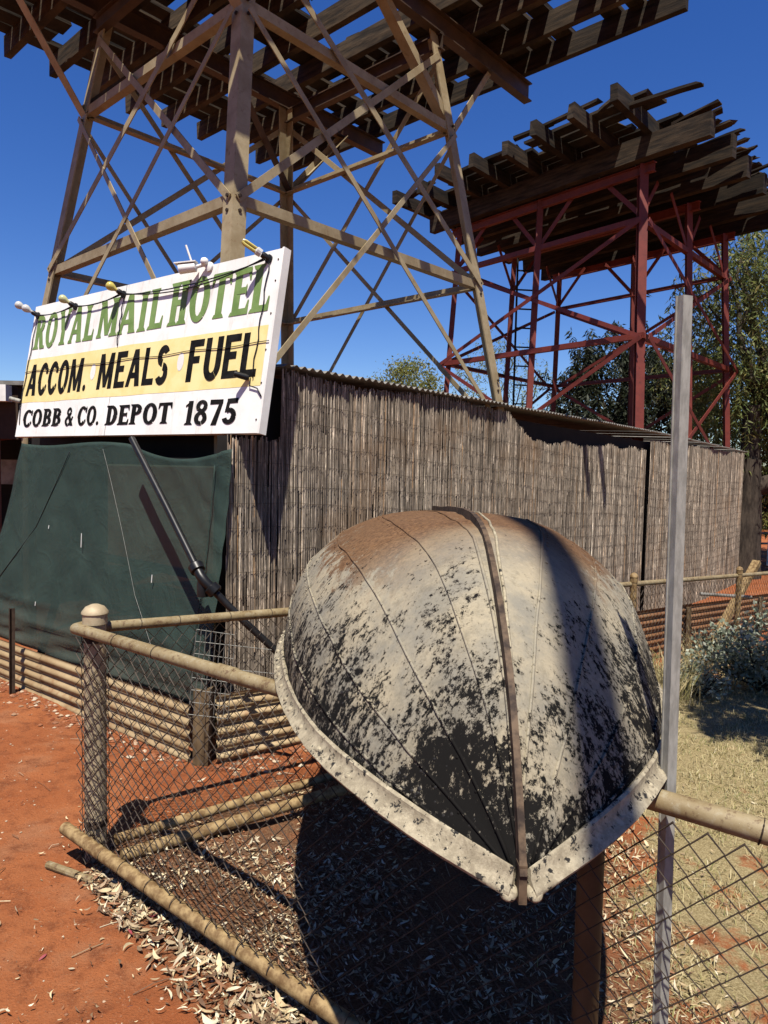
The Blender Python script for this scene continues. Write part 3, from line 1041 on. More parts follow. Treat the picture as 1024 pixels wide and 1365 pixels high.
for uu in (1.06, 2.115):
    m = MB()
    pts = [sp(uu + 0.034 * math.cos(a), 0.485 + 0.062 * math.sin(a), 0.0026) for a in [2 * math.pi * i / 20 for i in range(20)]]
    m.add(pts, [tuple(range(20))])
    m.build('painted_dot', M_WHITE, board)

# ---- a small brush-lettered alphabet built from strokes; unit cap height, width w
def stroke_poly(x0, y0, x1, y1, t0, t1=None, horiz=False):
    t1 = t0 if t1 is None else t1
    if horiz: return [(x0, y0 - t0 / 2), (x1, y1 - t1 / 2), (x1, y1 + t1 / 2), (x0, y0 + t0 / 2)]
    return [(x0 - t0 / 2, y0), (x0 + t0 / 2, y0), (x1 + t1 / 2, y1), (x1 - t1 / 2, y1)]
def arc_polys(cx, cy, rx, ry, a0, a1, tx, ty, n=14):
    out = []
    for i in range(n):
        q = []
        for a in (a0 + (a1 - a0) * i / n, a0 + (a1 - a0) * (i + 1) / n):
            c, s = math.cos(math.radians(a)), math.sin(math.radians(a))
            q.append(((cx + rx * c, cy + ry * s), (cx + (rx - tx) * c, cy + (ry - ty) * s)))
        out.append([q[0][0], q[1][0], q[1][1], q[0][1]])
    return out
def glyph(ch, serif, t, h):
    """returns (width, polygons); t thick stem, h thin stroke"""
    S = stroke_poly
    P = []
    def foot(x, y, w=None):
        if not serif: return
        w = w or t * 1.75
        s = 1 if y < 0.5 else -1
        P.append([(x - w / 2, y), (x + w / 2, y), (x + w * 0.36, y + s * 0.085), (x - w * 0.36, y + s * 0.085)])
    if ch in 'BDEFHILPRTMN1':
        pass
    if ch == 'I':
        w = t * (1.8 if serif else 1.1); P += [S(w / 2, 0, w / 2, 1, t)]; foot(w / 2, 0); foot(w / 2, 1)
    elif ch in 'LEF':
        w = 0.60; x = t * 0.85 if serif else t * 0.5
        P += [S(x, 0, x, 1, t)]; foot(x, 0); foot(x, 1)
        if ch in 'LE':
            P.append(S(x, h / 2, w, h / 2, h, h, True))
            if serif: P.append([(w - 0.10, h * 0.6), (w + 0.01, 0.0), (w + 0.02, 0.30), (w - 0.02, 0.30)])
        if ch in 'EF':
            P.append(S(x, 1 - h / 2, w - 0.01, 1 - h / 2, h, h, True))
            P.append(S(x, 0.52, w - 0.12, 0.52, h, h, True))
            if serif:
                P.append([(w - 0.11, 1 - h * 0.6), (w + 0.0, 1.0), (w + 0.01, 0.72), (w - 0.03, 0.72)])
                P.append([(w - 0.17, 0.52), (w - 0.11, 0.40), (w - 0.09, 0.40), (w - 0.09, 0.64), (w - 0.11, 0.64)])
    elif ch == 'H':
        w = 0.74; x0, x1 = t * 0.85, w - t * 0.85
        P += [S(x0, 0, x0, 1, t), S(x1, 0, x1, 1, t), S(x0, 0.52, x1, 0.52, h, h, True)]
        for x in (x0, x1): foot(x, 0); foot(x, 1)
    elif ch == 'T':
        w = 0.66; P += [S(w / 2, 0, w / 2, 1, t), S(0.02, 1 - h / 2, w - 0.02, 1 - h / 2, h, h, True)]
        foot(w / 2, 0)
        if serif:
            P.append([(0.0, 1), (0.10, 1 - h), (0.03, 0.70), (-0.01, 0.70)]); P.append([(w, 1), (w + 0.01, 0.70), (w - 0.03, 0.70), (w - 0.10, 1 - h)])
    elif ch in 'RPBD':
        w = 0.66; x = t * 0.85 if serif else t * 0.5
        P += [S(x, 0, x, 1, t)]; foot(x, 0); foot(x, 1)
        if ch == 'D':
            P += [S(x, 1 - h / 2, w * 0.5, 1 - h / 2, h, h, True), S(x, h / 2, w * 0.5, h / 2, h, h, True)]
            P += arc_polys(w * 0.48, 0.5, w * 0.54, 0.5, -90, 90, t, h)
        else:
            lo = 0.46
            P += [S(x, 1 - h / 2, w * 0.5, 1 - h / 2, h, h, True), S(x, lo + h / 2, w * 0.5, lo + h / 2, h, h, True)]
            r = (1 - lo) / 2
            P += arc_polys(w * 0.48, lo + r, w * 0.46, r, -90, 90, t * 0.95, h)
            if ch == 'B':
                P += [S(x, h / 2, w * 0.5, h / 2, h, h, True)]
                r = (lo + h) / 2
                P += arc_polys(w * 0.48, r, w * 0.52, r, -90, 90, t, h)
            if ch == 'R':
                P.append([(w * 0.42, lo + h * 0.5), (w * 0.42 + t, lo + h * 0.5), (w + 0.06, 0), (w + 0.06 - t * 1.1, 0)])
                if serif: P.append([(w - 0.14, 0), (w + 0.12, 0), (w + 0.10, 0.085), (w - 0.1, 0.085)])
                w += 0.06
    elif ch == 'O':
        w = 0.72; P += arc_polys(w / 2, 0.5, w / 2, 0.52, 0, 360, t, h * 1.05, 28)
    elif ch == 'C':
        w = 0.68; P += arc_polys(w / 2 + 0.02, 0.5, w / 2 + 0.02, 0.52, 48, 318, t, h * 1.1, 22)
        if serif: P.append([(w - 0.12, 0.72), (w + 0.0, 0.66), (w + 0.01, 0.98), (w - 0.04, 0.98)])
        else: P.append([(w - 0.16, 0.66), (w + 0.01, 0.66), (w - 0.01, 0.84), (w - 0.12, 0.86)])
        P.append([(w - 0.13, 0.24), (w - 0.03, 0.14), (w + 0.01, 0.30), (w - 0.03, 0.33)])
    elif ch == 'U':
        w = 0.68; P += [S(t / 2, 0.34, t / 2, 1, t), S(w - t / 2, 0.34, w - t / 2, 1, t)]
        P += arc_polys(w / 2, 0.36, w / 2, 0.38, 180, 360, t, h * 1.1)
    elif ch == 'A':
        w = 0.80; P += [S(0.09, 0, w / 2, 1, h * 1.15, h * 1.3), S(w - t * 0.75, 0, w / 2 + 0.02, 1, t * 1.15, t)]
        P.append(S(0.2, 0.30, w - 0.2, 0.30, h * 0.9, h * 0.9, True))
        foot(0.10, 0, 0.26); foot(w - t * 0.75, 0, 0.34)
    elif ch == 'Y':
        w = 0.74; P += [S(w / 2, 0, w / 2, 0.5, t), S(w / 2 - 0.02, 0.42, t * 0.7, 1, t, t), S(w / 2 + 0.04, 0.42, w - 0.10, 1, h * 1.1, h * 1.1)]
        foot(w / 2, 0); foot(t * 0.7, 1, 0.32); foot(w - 0.10, 1, 0.24)
    elif ch == 'M':
        w = 0.94; P += [S(0.10, 0, 0.14, 1, h * 1.2), S(w - t * 0.75, 0, w - t * 0.8, 1, t), S(w / 2, 0.05, t * 0.75, 1, t * 0.8, t), S(w / 2, 0.05, w - t * 0.85, 1, h, h * 1.2)]
        foot(0.10, 0, 0.26); foot(w - t * 0.75, 0); foot(0.13, 1, 0.26); foot(w - t * 0.8, 1)
    elif ch == 'S':
        w = 0.62
        P += arc_polys(w / 2, 0.735, w * 0.47, 0.285, 25, 262, t * 0.95, h * 1.2)
        P += arc_polys(w / 2, 0.275, w * 0.50, 0.295, -155, 84, t * 0.95, h * 1.2)
    elif ch == '.':
        w = 0.2; P += [[(0.1 + 0.1 * math.cos(math.radians(a)), 0.09 + 0.1 * math.sin(math.radians(a))) for a in range(0, 360, 30)]]
    elif ch == '&':
        w = 0.74
        P += arc_polys(0.32, 0.76, 0.21, 0.26, 0, 360, t * 0.62, h, 20)
        P += arc_polys(0.30, 0.26, 0.30, 0.28, 70, 330, t * 0.8, h, 20)
        P.append([(0.16, 0.66), (0.16 + t * 0.9, 0.70), (w + 0.02, 0.0), (w - t * 1.1, 0.0)])
        P.append([(0.46, 0.12), (0.54, 0.10), (w - 0.02, 0.50), (w - 0.14, 0.50)])
    elif ch == '1':
        w = 0.46; P += [S(0.24, 0, 0.26, 1, t)]; foot(0.24, 0, 0.42); P.append([(0.26, 1), (0.26, 0.86), (0.02, 0.74), (0.02, 0.82)])
    elif ch == '8':
        w = 0.62; P += arc_polys(w / 2, 0.75, w * 0.44, 0.26, 0, 360, t * 0.8, h, 20); P += arc_polys(w / 2, 0.27, w * 0.50, 0.29, 0, 360, t * 0.9, h, 20)
    elif ch == '7':
        w = 0.62; P += [S(0.02, 0.90, w, 0.90, 0.2, 0.18, True), [(0.16, -0.04), (0.16 + t * 1.1, -0.04), (w, 0.86), (w - t * 0.7, 0.86)]]
    elif ch == '5':
        w = 0.62; P += [S(0.14, 0.90, w, 0.92, 0.2, 0.2, True), [(0.08, 0.45), (0.08 + t * 0.6, 0.50), (0.14 + t * 0.6, 0.86), (0.13, 0.86)]]
        P += arc_polys(w / 2 - 0.02, 0.31, w * 0.52, 0.33, -160, 130, t * 0.95, h * 1.2, 18)
    else:
        w = 0.3
    return w, P
def letter_row(text, u0, u1, v0, v1, mat, serif, t, h, wob=0.0):
    gs = [glyph(c, serif, t, h) for c in text]
    gap = 0.05 if serif else 0.085
    tot = sum(g[0] for g in gs) + gap * (len(gs) - 1)
    sx = (u1 - u0) / tot
    sy = v1 - v0
    x = 0.0
    for c, (w, P) in zip(text, gs):
        m = MB()
        dy = random.uniform(-wob, wob)
        for i, poly in enumerate(P):
            d = 0.0024 + 0.00025 * (i % 12)
            pts = [sp(u0 + (x + a) * sx, v0 + b * sy + dy, d) for a, b in poly]
            ar = sum(poly[k][0] * poly[(k + 1) % len(poly)][1] - poly[(k + 1) % len(poly)][0] * poly[k][1] for k in range(len(poly)))
            if ar < 0: pts.reverse()
            m.add(pts, [tuple(range(len(pts)))])
        m.build('letter', mat, board)
        x += w + gap
letter_row('ROYAL', 0.062, 0.975, 0.738, 1.026, M_GREEN, True, 0.225, 0.135, 0.003)
letter_row('MAIL', 1.032, 1.838, 0.742, 1.032, M_GREEN, True, 0.225, 0.135, 0.003)
letter_row('HOTEL', 1.900, 2.886, 0.742, 1.042, M_GREEN, True, 0.225, 0.135, 0.003)
letter_row('ACCOM.', 0.068, 0.985, 0.342, 0.606, M_INK, False, 0.225, 0.17, 0.002)
letter_row('MEALS', 1.138, 1.99, 0.344, 0.612, M_INK, False, 0.225, 0.17, 0.002)
letter_row('FUEL', 2.195, 2.86, 0.342, 0.620, M_INK, False, 0.225, 0.17, 0.002)
letter_row('COBB', 0.10, 0.70, 0.080, 0.222, M_INK, True, 0.225, 0.14, 0.001)
letter_row('&', 0.765, 0.885, 0.080, 0.220, M_INK, True, 0.225, 0.14)
letter_row('CO.', 0.945, 1.240, 0.078, 0.222, M_INK, True, 0.225, 0.14, 0.001)
letter_row('DEPOT', 1.322, 2.098, 0.074, 0.216, M_INK, True, 0.225, 0.14, 0.001)
letter_row('1875', 2.238, 2.740, 0.060, 0.216, M_INK, True, 0.235, 0.15, 0.001)
# screw heads on the right edge, panel joint
for v in (0.08, 0.3, 0.5, 0.72, 0.92, 1.05):
    m = MB()
    m.lathe(sp(SW - 0.04, v, 0.001), [(0.006, 0), (0.005, 0.003)], 8, SN)
    m.build('screw', M_STAR, board)
sbox(1.338, 1.341, 0.0, SH, 0.0001, 0.0010).build('panel_joint', M_INK, board)
for uu in (0.5, 1.6, 2.6):
    m = MB()
    m.bar(sp(uu, 0.2, -0.10), sp(uu, 0.2, -0.10) + V((ER * 0.35 + V((0, 0, -0.05)))), 0.05, 0.05)
    m.bar(sp(uu, 0.02, -0.10), sp(uu, SH - 0.02, -0.10), 0.05, 0.05, SN)
    m.build('mounting_strut', M_STAR, sign)

# festoon lights along the top
fest = thing('festoon_lights', sp(1.5, SH, 0.05), 'string of bulbs in black holders along the top of the hotel sign', 'string lights')
M_BULBY = m_simple('yellow_bulb', (0.80, 0.66, 0.14), (0.85, 0.72, 0.22), 10, 0.25, 0, 0)
M_BULBP = m_simple('pale_yellow_bulb', (0.72, 0.72, 0.34), (0.78, 0.78, 0.42), 10, 0.25, 0, 0)
M_BULBW = m_simple('white_bulb', (0.78, 0.78, 0.75), (0.82, 0.82, 0.8), 10, 0.25, 0, 0)
bulbs = [(0.07, 1.03, M_BULBW, 'twin'), (0.66, 1.035, M_BULBP, 'one'), (1.32, 1.045, M_BULBY, 'one'), (2.84, 1.062, M_BULBY, 'cfl')]
tops = []
for u, v, mt, kd in bulbs:
    base = sp(u, v, 0.006)
    tipd = (SN * 0.85 - SU * 0.55 + V((0, 0, 0.42))).normalized()
    m = MB()
    m.lathe(base - tipd * 0.01, [(0.015, 0), (0.020, 0.008), (0.020, 0.05), (0.017, 0.06)], 12, tipd)
    m.lathe(base - SN * 0.006, [(0.028, 0), (0.028, 0.012), (0.012, 0.016)], 12, SN)
    h_ = smooth_auto(m.build('bulb_holder', M_BLACK, fest))
    c = base + tipd * 0.052
    if kd == 'cfl':
        m = MB()
        m.lathe(c, [(0.024, 0), (0.026, 0.03), (0.016, 0.04)], 12, tipd)
        m.build('bulb_base', M_BULBW, h_)
        m = MB()
        o1 = tipd.orthogonal().normalized()
        for a in range(4):
            dd = Matrix.Rotation(a * math.pi / 2, 3, tipd) @ o1
            q = c + tipd * 0.035 + dd * 0.014
            m.tube([q, q + tipd * 0.075, q + tipd * 0.09 - dd * 0.008], 0.009, 8)
        smooth_auto(m.build('bulb', mt, h_))
    else:
        n2 = 2 if kd == 'twin' else 1
        for i in range(n2):
            m = MB()
            cc = c + (SU * (-0.05 * i) + V((0, 0, 0.012 * i)) + tipd * 0.035 * i)
            m.lathe(cc, [(0.013, 0), (0.014, 0.012), (0.025, 0.028), (0.032, 0.048), (0.030, 0.066), (0.018, 0.079), (0.003, 0.083)], 16, tipd)
            smooth_auto(m.build('bulb', mt, h_), 60)
    tops.append(base + SN * 0.012)
for i in range(3):
    a, b = tops[i], tops[i + 1]
    for sag, of in ((0.05, 0.0), (0.028, 0.012)):
        m = MB()
        L = (b - a).length
        m.tube([a.lerp(b, k / 16) - V((0, 0, sag * L * 4 * (k / 16) * (1 - k / 16) + of)) + SN * 0.012 for k in range(17)], 0.0045, 5)
        m.build('cable', M_BLACK, fest, True)
for u0, v0, u1, v1 in ((0.07, 1.02, 0.02, 0.25), (2.85, 1.05, 2.84, 0.33), (1.33, 1.03, 1.335, 0.66)):
    m = MB()
    m.tube([sp(u0 + (u1 - u0) * k / 12 + 0.008 * math.sin(k * 1.7), v0 + (v1 - v0) * k / 12, 0.008) for k in range(13)], 0.0038, 5)
    m.build('cable', M_BLACK, fest, True)
m = MB()
m.tube([sp(0.01 + (SW - 0.03) * k / 30, 0.545 + 0.006 * math.sin(k * 0.9), 0.007) for k in range(31)], 0.0026, 5)
m.build('cable', M_BLACK, fest, True)

# small black downlight on the lower right of the sign
for (u, v, lab) in ((2.80, 0.335, 'short black tube light low on the right of the hotel sign'), (0.0, 0.30, 'small grey tube light at the left edge of the hotel sign')):
    lt = thing('tube_light', sp(u, v, 0.0), lab, 'light')
    ax = (SN * 0.75 - SU * 0.65 + V((0, 0, 0.12))).normalized()
    m = MB()
    m.lathe(sp(u, v, 0.02) , [(0.016, -0.015), (0.019, 0.0), (0.019, 0.07), (0.014, 0.071), (0.013, 0.04)], 14, ax)
    smooth_auto(m.build('housing', M_BLACK if u > 1 else M_GALV, lt))
    m = MB()
    m.tube([sp(u + 0.02, v, 0.0), sp(u + 0.03, v - 0.05, 0.012), sp(u + 0.1, v - 0.07, 0.01), sp(u + 0.14, v - 0.12, 0.005)] if u > 1 else [sp(u + 0.01, v, 0.0), sp(u + 0.03, v - 0.05, 0.012), sp(u + 0.05, v - 0.2, 0.004)], 0.004, 5)
    m.build('cable', M_BLACK, lt, True)

# security camera clipped to the top edge
CS = 0.72
camu = thing('security_camera', sp(2.16, SH, 0), 'white security camera with stub aerial on top of the hotel sign', 'camera')
b0 = sp(2.16, SH - 0.04, 0.10)
ax = (SN * 0.55 - SU * 0.8 - V((0, 0, 0.22))).normalized()
m = MB()
m.lathe(b0, [(0.020, -0.07), (0.042, -0.06), (0.045, 0.09), (0.038, 0.094), (0.034, 0.075)], 18, ax)
hsg = smooth_auto(m.build('housing', M_WHITE, camu))
m = MB()
sx_ = ax.cross(V((0, 0, 1))).normalized()
m.bar(b0 + V((0, 0, 0.045)) - ax * 0.07, b0 + V((0, 0, 0.05)) + ax * 0.13, 0.085, 0.01)
m.build('sun_hood', M_WHITE, hsg)
m = MB()
m.lathe(b0 + ax * 0.076, [(0.032, 0), (0.032, 0.006), (0.02, 0.008)], 16, ax)
m.build('lens', M_BLACK, hsg)
m = MB()
m.tube([b0 - ax * 0.06, b0 - ax * 0.12 + V((0, 0, 0.01)), sp(2.30, SH - 0.01, 0.03), sp(2.31, SH - 0.04, 0.0)], 0.016, 10)
m.lathe(sp(2.33, SH - 0.02, 0.0), [(0.045, 0), (0.045, 0.02), (0.02, 0.03)], 16, SN)
smooth_auto(m.build('bracket', M_WHITE, camu))
m = MB()
m.lathe(sp(2.30, SH + 0.02, 0.05), [(0.012, -0.036), (0.034, -0.02), (0.036, 0.0), (0.03, 0.022), (0.01, 0.034)], 14, SV)
smooth_auto(m.build('swivel', M_WHITE, camu), 60)
m = MB()
m.tube([b0 + V((0, 0, 0.03)) - ax * 0.03, b0 + V((-0.03, 0, 0.20)) - ax * 0.0], 0.009, 8)
m.build('aerial', M_WHITE, hsg)
camu.scale = (CS, CS, CS)

# ------------------------------------------------------------------ black poly pipe hanging beside the cloth
pp = thing('poly_pipe', (-1.0, 3.95, 0), 'black plastic pipe with elbow joint slanting down across the green cloth', 'pipe')
pa, pb, pc = V((-1.62, 4.52, 1.86)), V((-1.005, 3.90, 1.065)), V((-0.55, 3.93, 0.62))
m = MB()
m.tube([pa, pa.lerp(pb, 0.5) + V((0.01, 0, -0.012)), pb], 0.021, 12)
smooth_auto(m.build('pipe', M_BLACK, pp))
m = MB()
m.tube([pb, pb.lerp(pc, 0.5) + V((0, 0, -0.01)), pc], 0.021, 12)
smooth_auto(m.build('pipe', M_BLACK, pp))
m = MB()
d1, d2 = (pa - pb).normalized(), (pc - pb).normalized()
m.tube([pb + d1 * 0.11, pb + d1 * 0.02, pb + d2 * 0.02, pb + d2 * 0.11], 0.029, 14)
for d_ in (d1, d2):
    m.lathe(pb + d_ * 0.055, [(0.03, 0), (0.042, 0.006), (0.044, 0.045), (0.034, 0.055)], 14, d_)
elb = smooth_auto(m.build('elbow', M_BLACK, pp))
m = MB()
m.lathe(pb + V((0.0, 0.02, -0.055)), [(0.01, -0.05), (0.034, -0.045), (0.036, 0.02), (0.03, 0.05)], 12)
smooth_auto(m.build('drain_cap', M_BLACK, elb))

# star picket
spk = C0 + EL * 1.93 - ER * 0.13
pk = thing('star_picket', spk, 'short dark rusty steel picket standing by the iron skirt', 'picket')
m = MB()
for k in range(3):
    a = k * 2 * math.pi / 3 + 0.5
    d_ = V((math.cos(a), math.sin(a), 0))
    m.bar(spk + d_ * 0.012 + V((0, 0, -0.15)), spk + d_ * 0.012 + V((0.008, 0, 0.63)), 0.026, 0.006, d_.cross(V((0, 0, 1))))
m.build('blade', M_STAR, pk)

# weld-mesh offcut by the corner
wm = thing('weld_mesh_panel', (-0.95, 3.8, 0.2), 'small grey welded wire mesh offcut leaning at the shed corner', 'wire mesh')
ma, mb_, mc = V((-1.01, 3.80, 0.805)), V((-0.81, 3.86, 0.775)), V((-1.03, 3.72, 0.36))
eu, ev = (mb_ - ma), (mc - ma)
for i in range(9):
    m = MB()
    t = i / 8
    m.tube([ma + eu * t + ev * k + V((0, 0, 0.01 * math.sin(k * 5 + i))) for k in (0, 0.33, 0.66, 1 + random.uniform(-0.1, 0.1))], 0.0022, 4)
    m.build('wire', M_WIREG, wm)
for i in range(8):
    m = MB()
    t = i / 7
    e = 1.0 if i not in (1, 3) else 2.4
    m.tube([ma + ev * t + eu * (k * e) + V((0, 0, -0.012 * k)) for k in (0, 0.5, 1)], 0.0022, 4)
    m.build('wire', M_WIREG, wm)

# ------------------------------------------------------------------ chain-link fences
def chain(p, u, nrm, length, zbot, ztop, d=0.034, r=0.0017, sides=4, off=-0.034, bulge=0.03):
    m = MB()
    cols = int(length / d)
    for i in range(cols):
        pts = []
        k = 0
        x_ = i * d
        q0 = p + u * x_
        g0 = zbot(x_)
        g1 = ztop(x_)
        rows = int((g1 - g0) / d) + 1
        for k in range(rows + 1):
            xx = x_ + (d if (k + i) % 2 else 0.0)
            z = g1 - k * d
            c = bulge * noise.noise((xx * 1.1, z * 1.9, 3.0)) + 0.012 * noise.noise((xx * 4, z * 4, 1.0))
            sl = 0.006 * noise.noise((xx * 5, z * 5, 8))
            wv = 0.0022 * (1 if (k + i) % 2 else -1)
            pts.append(p + u * (xx + sl) + nrm * (off + c + wv) + V((0, 0, z + 0.5 * sl)))
        if len(pts) > 2: m.tube(pts, r, sides, False)
    return m

def ties(parent, p, u, t0, t1, step, zf, r, mat):
    t = t0
    while t < t1:
        m = MB()
        c = p + u * t + V((0, 0, zf(t)))
        w = u.orthogonal().normalized()
        v2 = u.cross(w)
        pts = [c + (w * math.cos(a) + v2 * math.sin(a)) * (r + 0.0012) + u * (0.006 * math.sin(a)) for a in [2 * math.pi * k / 12 for k in range(13)]]
        m.tube(pts, 0.0018, 4, False)
        m.build('wire_tie', mat, parent)
        t += step * random.uniform(0.75, 1.25)

L1 = 4.1
ff = thing('chain_link_fence', P0, 'front chain link fence with tan pipe rails that the boat rests on', 'fence')
def post(parent, p, r, ztop, mat, cap=True):
    g = gz(p.x, p.y)
    m = MB()
    m.lathe(V((p.x, p.y, 0)), [(r, g - 0.2), (r, ztop)], 20)
    po = smooth_auto(m.build('post', mat, parent))
    if cap:
        m = MB()
        m.lathe(V((p.x, p.y, 0)), [(r * 1.0, ztop - 0.04), (r * 1.12, ztop - 0.038), (r * 1.12, ztop + 0.002), (r * 1.22, ztop + 0.006), (r * 1.20, ztop + 0.014), (r * 0.85, ztop + 0.034), (r * 0.35, ztop + 0.044), (0.002, ztop + 0.046)], 20)
        smooth_auto(m.build('post_cap', mat, po))
    return po
post(ff, P0, 0.045, 1.06, M_POSTC)
F1 = P0 - N1 * 0.055                     # rail line just outside the corner post
RZ = 1.0
m = MB()
pts = []
for k in range(7):                        # hook of the rail round the post
    a = math.radians(100 - k * 16.6)
    pts.append(P0 + V((0, 0, RZ)) + (N1 * math.sin(a) * 0.06 - U1 * math.cos(a * 0 + 0) * (0.055 + 0.03 * math.sin(a)) - N1 * 0.055 * (1 - math.sin(a))))
pts += [F1 + U1 * (0.03) + V((0, 0, RZ)), F1 + U1 * 0.9 + V((0, 0, RZ - 0.002)), F1 + U1 * 2.2 + V((0, 0, RZ + 0.002)), F1 + U1 * L1 + V((0, 0, RZ))]
m.tube(pts, 0.0245, 18)
rail_f = smooth_auto(m.build('top_rail', M_PIPE, ff))
m = MB()
F1b = P0 - N1 * 0.085
m.tube([F1b - U1 * 0.10 + V((0, 0, 0.13)), F1b + U1 * 0.6 + V((0, 0, 0.105)), F1b + U1 * 1.5 + V((0, 0, 0.085)), F1b + U1 * L1 + V((0, 0, 0.07))], 0.026, 16)
rail_fb = smooth_auto(m.build('bottom_rail', M_PIPE2, ff))
pR = P0 + U1 * 2.175
m = MB()
m.lathe(pR + N1 * 0.005, [(0.031, -0.2), (0.031, 0.985)], 18)
smooth_auto(m.build('post', M_BROWNPOST, ff))
mesh1 = chain(F1, U1, N1, L1, lambda x: 0.06, lambda x: RZ - 0.02, 0.034, 0.0022, 4, -0.032, 0.035).build('chain_mesh', M_WIRE, ff)
tag(mesh1, None, None, None, 'stuff')
ties(rail_f, F1, U1, 0.25, L1, 0.34, lambda t: RZ, 0.0245, M_WIRE)
ties(rail_fb, F1b, U1, 0.2, L1, 0.17, lambda t: 0.12 - 0.015 * t, 0.026, M_WIRE)
for t_, r_ in ((0.92, 0.0268), (3.05, 0.0268)):          # sleeve joints on the top rail
    m = MB()
    c = F1 + U1 * t_ + V((0, 0, RZ))
    m.lathe(c, [(0.0235, -0.045), (r_, -0.043), (r_, 0.043), (0.0235, 0.045)], 18, U1)
    smooth_auto(m.build('sleeve', M_PIPE, rail_f))
for z in (0.96, 0.16):                                   # clamp bands with a bolt on the corner post
    m = MB()
    m.lathe(P0 + V((0, 0, z)), [(0.0455, -0.016), (0.0475, -0.015), (0.0475, 0.015), (0.0455, 0.016)], 20)
    q = P0 + V((0.02, -0.046, z))
    m.lathe(q, [(0.008, 0), (0.008, 0.012), (0.003, 0.013)], 6, (0.4, -0.9, 0))
    m.build('clamp_band', M_STAR, ff)
# wrap of mesh round the corner post
m = MB()
for i in range(7):
    pts = []
    for k in range(30):
        a = math.radians(200 + (i + ((k + i) % 2)) * 26)
        pts.append(P0 + V((0.055 * math.cos(a), 0.055 * math.sin(a), 0.98 - 0.034 * k)))
    m.tube(pts, 0.0017, 4, False)
tag(m.build('mesh_wrap', M_WIRE, ff), None, None, None, 'stuff')

L2b = 10.6
bf = thing('chain_link_fence', P0 + U2 * 5.6, 'back chain link fence running from the corner post to the garden', 'fence')
def rz2(t): return 1.0 - 0.057 * t
m = MB()
S2 = P0 + N2 * 0.02
m.tube([S2 + U2 * t + V((0, 0, rz2(t))) for t in (0.03, 1.5, 3.0, 5.0, 7.0, L2b)], 0.0235, 16)
rail_b = smooth_auto(m.build('top_rail', M_PIPE, bf))
m = MB()
m.tube([S2 - N2 * 0.085 + U2 * t + V((0, 0, gz(*(S2 + U2 * t).xy) + 0.085)) for t in (0.06, 1.0, 2.0, 3.0, 5.0, 7.0, L2b)], 0.022, 14)
smooth_auto(m.build('bottom_rail', M_PIPE2, bf))
for t in (2.5, 4.66, 7.05, 9.6):
    p = P0 + U2 * t
    post(bf, p, 0.030, rz2(t) + 0.06, M_PIPE2)
mesh2 = chain(P0, U2, N2, L2b, lambda x: gz(*(P0 + U2 * x).xy) + 0.06, lambda x: rz2(x) - 0.02, 0.036, 0.0021, 3, -0.03, 0.03).build('chain_mesh', M_WIRE, bf)
tag(mesh2, None, None, None, 'stuff')
ties(rail_b, S2, U2, 0.2, 3.2, 0.22, rz2, 0.0235, M_WIRE)

# loose pipe on the ground behind the corner
lpz = thing('loose_pipe', P0 + U2 * 0.9, 'length of tan pipe lying on the ground inside the fence corner', 'pipe')
m = MB()
a_, b_ = P0 + V((0.13, -0.05, 0)), P0 + U2 * 2.2 - N2 * 0.34
m.tube([a_ + V((0, 0, 0.035)), a_.lerp(b_, 0.5) + V((0, 0, 0.03)), b_ + V((0, 0, gz(b_.x, b_.y) + 0.03))], 0.028, 14)
smooth_auto(m.build('pipe', M_PIPE2, lpz))
m = MB()
p = P0 - N1 * 0.12 + U1 * 0.06
m.tube([p + V((0, 0, 0.012)) - N1 * 0.05 - U1 * 0.14, p + V((0, 0, 0.02)) + U1 * 0.12], 0.016, 10)
tag(smooth_auto(m.build('short_pipe', M_PIPE, None)), 'short grey pipe offcut at the foot of the corner post', 'pipe')

# ------------------------------------------------------------------ galvanised channel post
gp = V((0.632, 1.512, 0))
gpt = thing('steel_channel_post', gp, 'tall bare galvanised steel channel post behind the front fence rail', 'post')
m = MB()
ux = V((0.93, 0.36, 0)).normalized()
uy = V((-0.36, 0.93, 0)).normalized()
t_ = 0.003
prof = [(-0.020, 0), (0.008, 0), (0.008, 0.018), (0.016, 0.018), (0.016, 0.018 + t_), (0.008 - t_, 0.018 + t_), (0.008 - t_, t_), (-0.020 + t_, t_), (-0.020 + t_, 0.018 + t_), (-0.024, 0.018 + t_), (-0.024, 0.018), (-0.020, 0.018)]
prof = [(a * 0.9, b * 0.9) for a, b in prof]
m.prism(prof, gp + V((0.034, 0, -0.3)), gp + V((0.004, 0, 2.078)), ux, uy)
ch_ = m.build('channel', M_GALV, gpt)
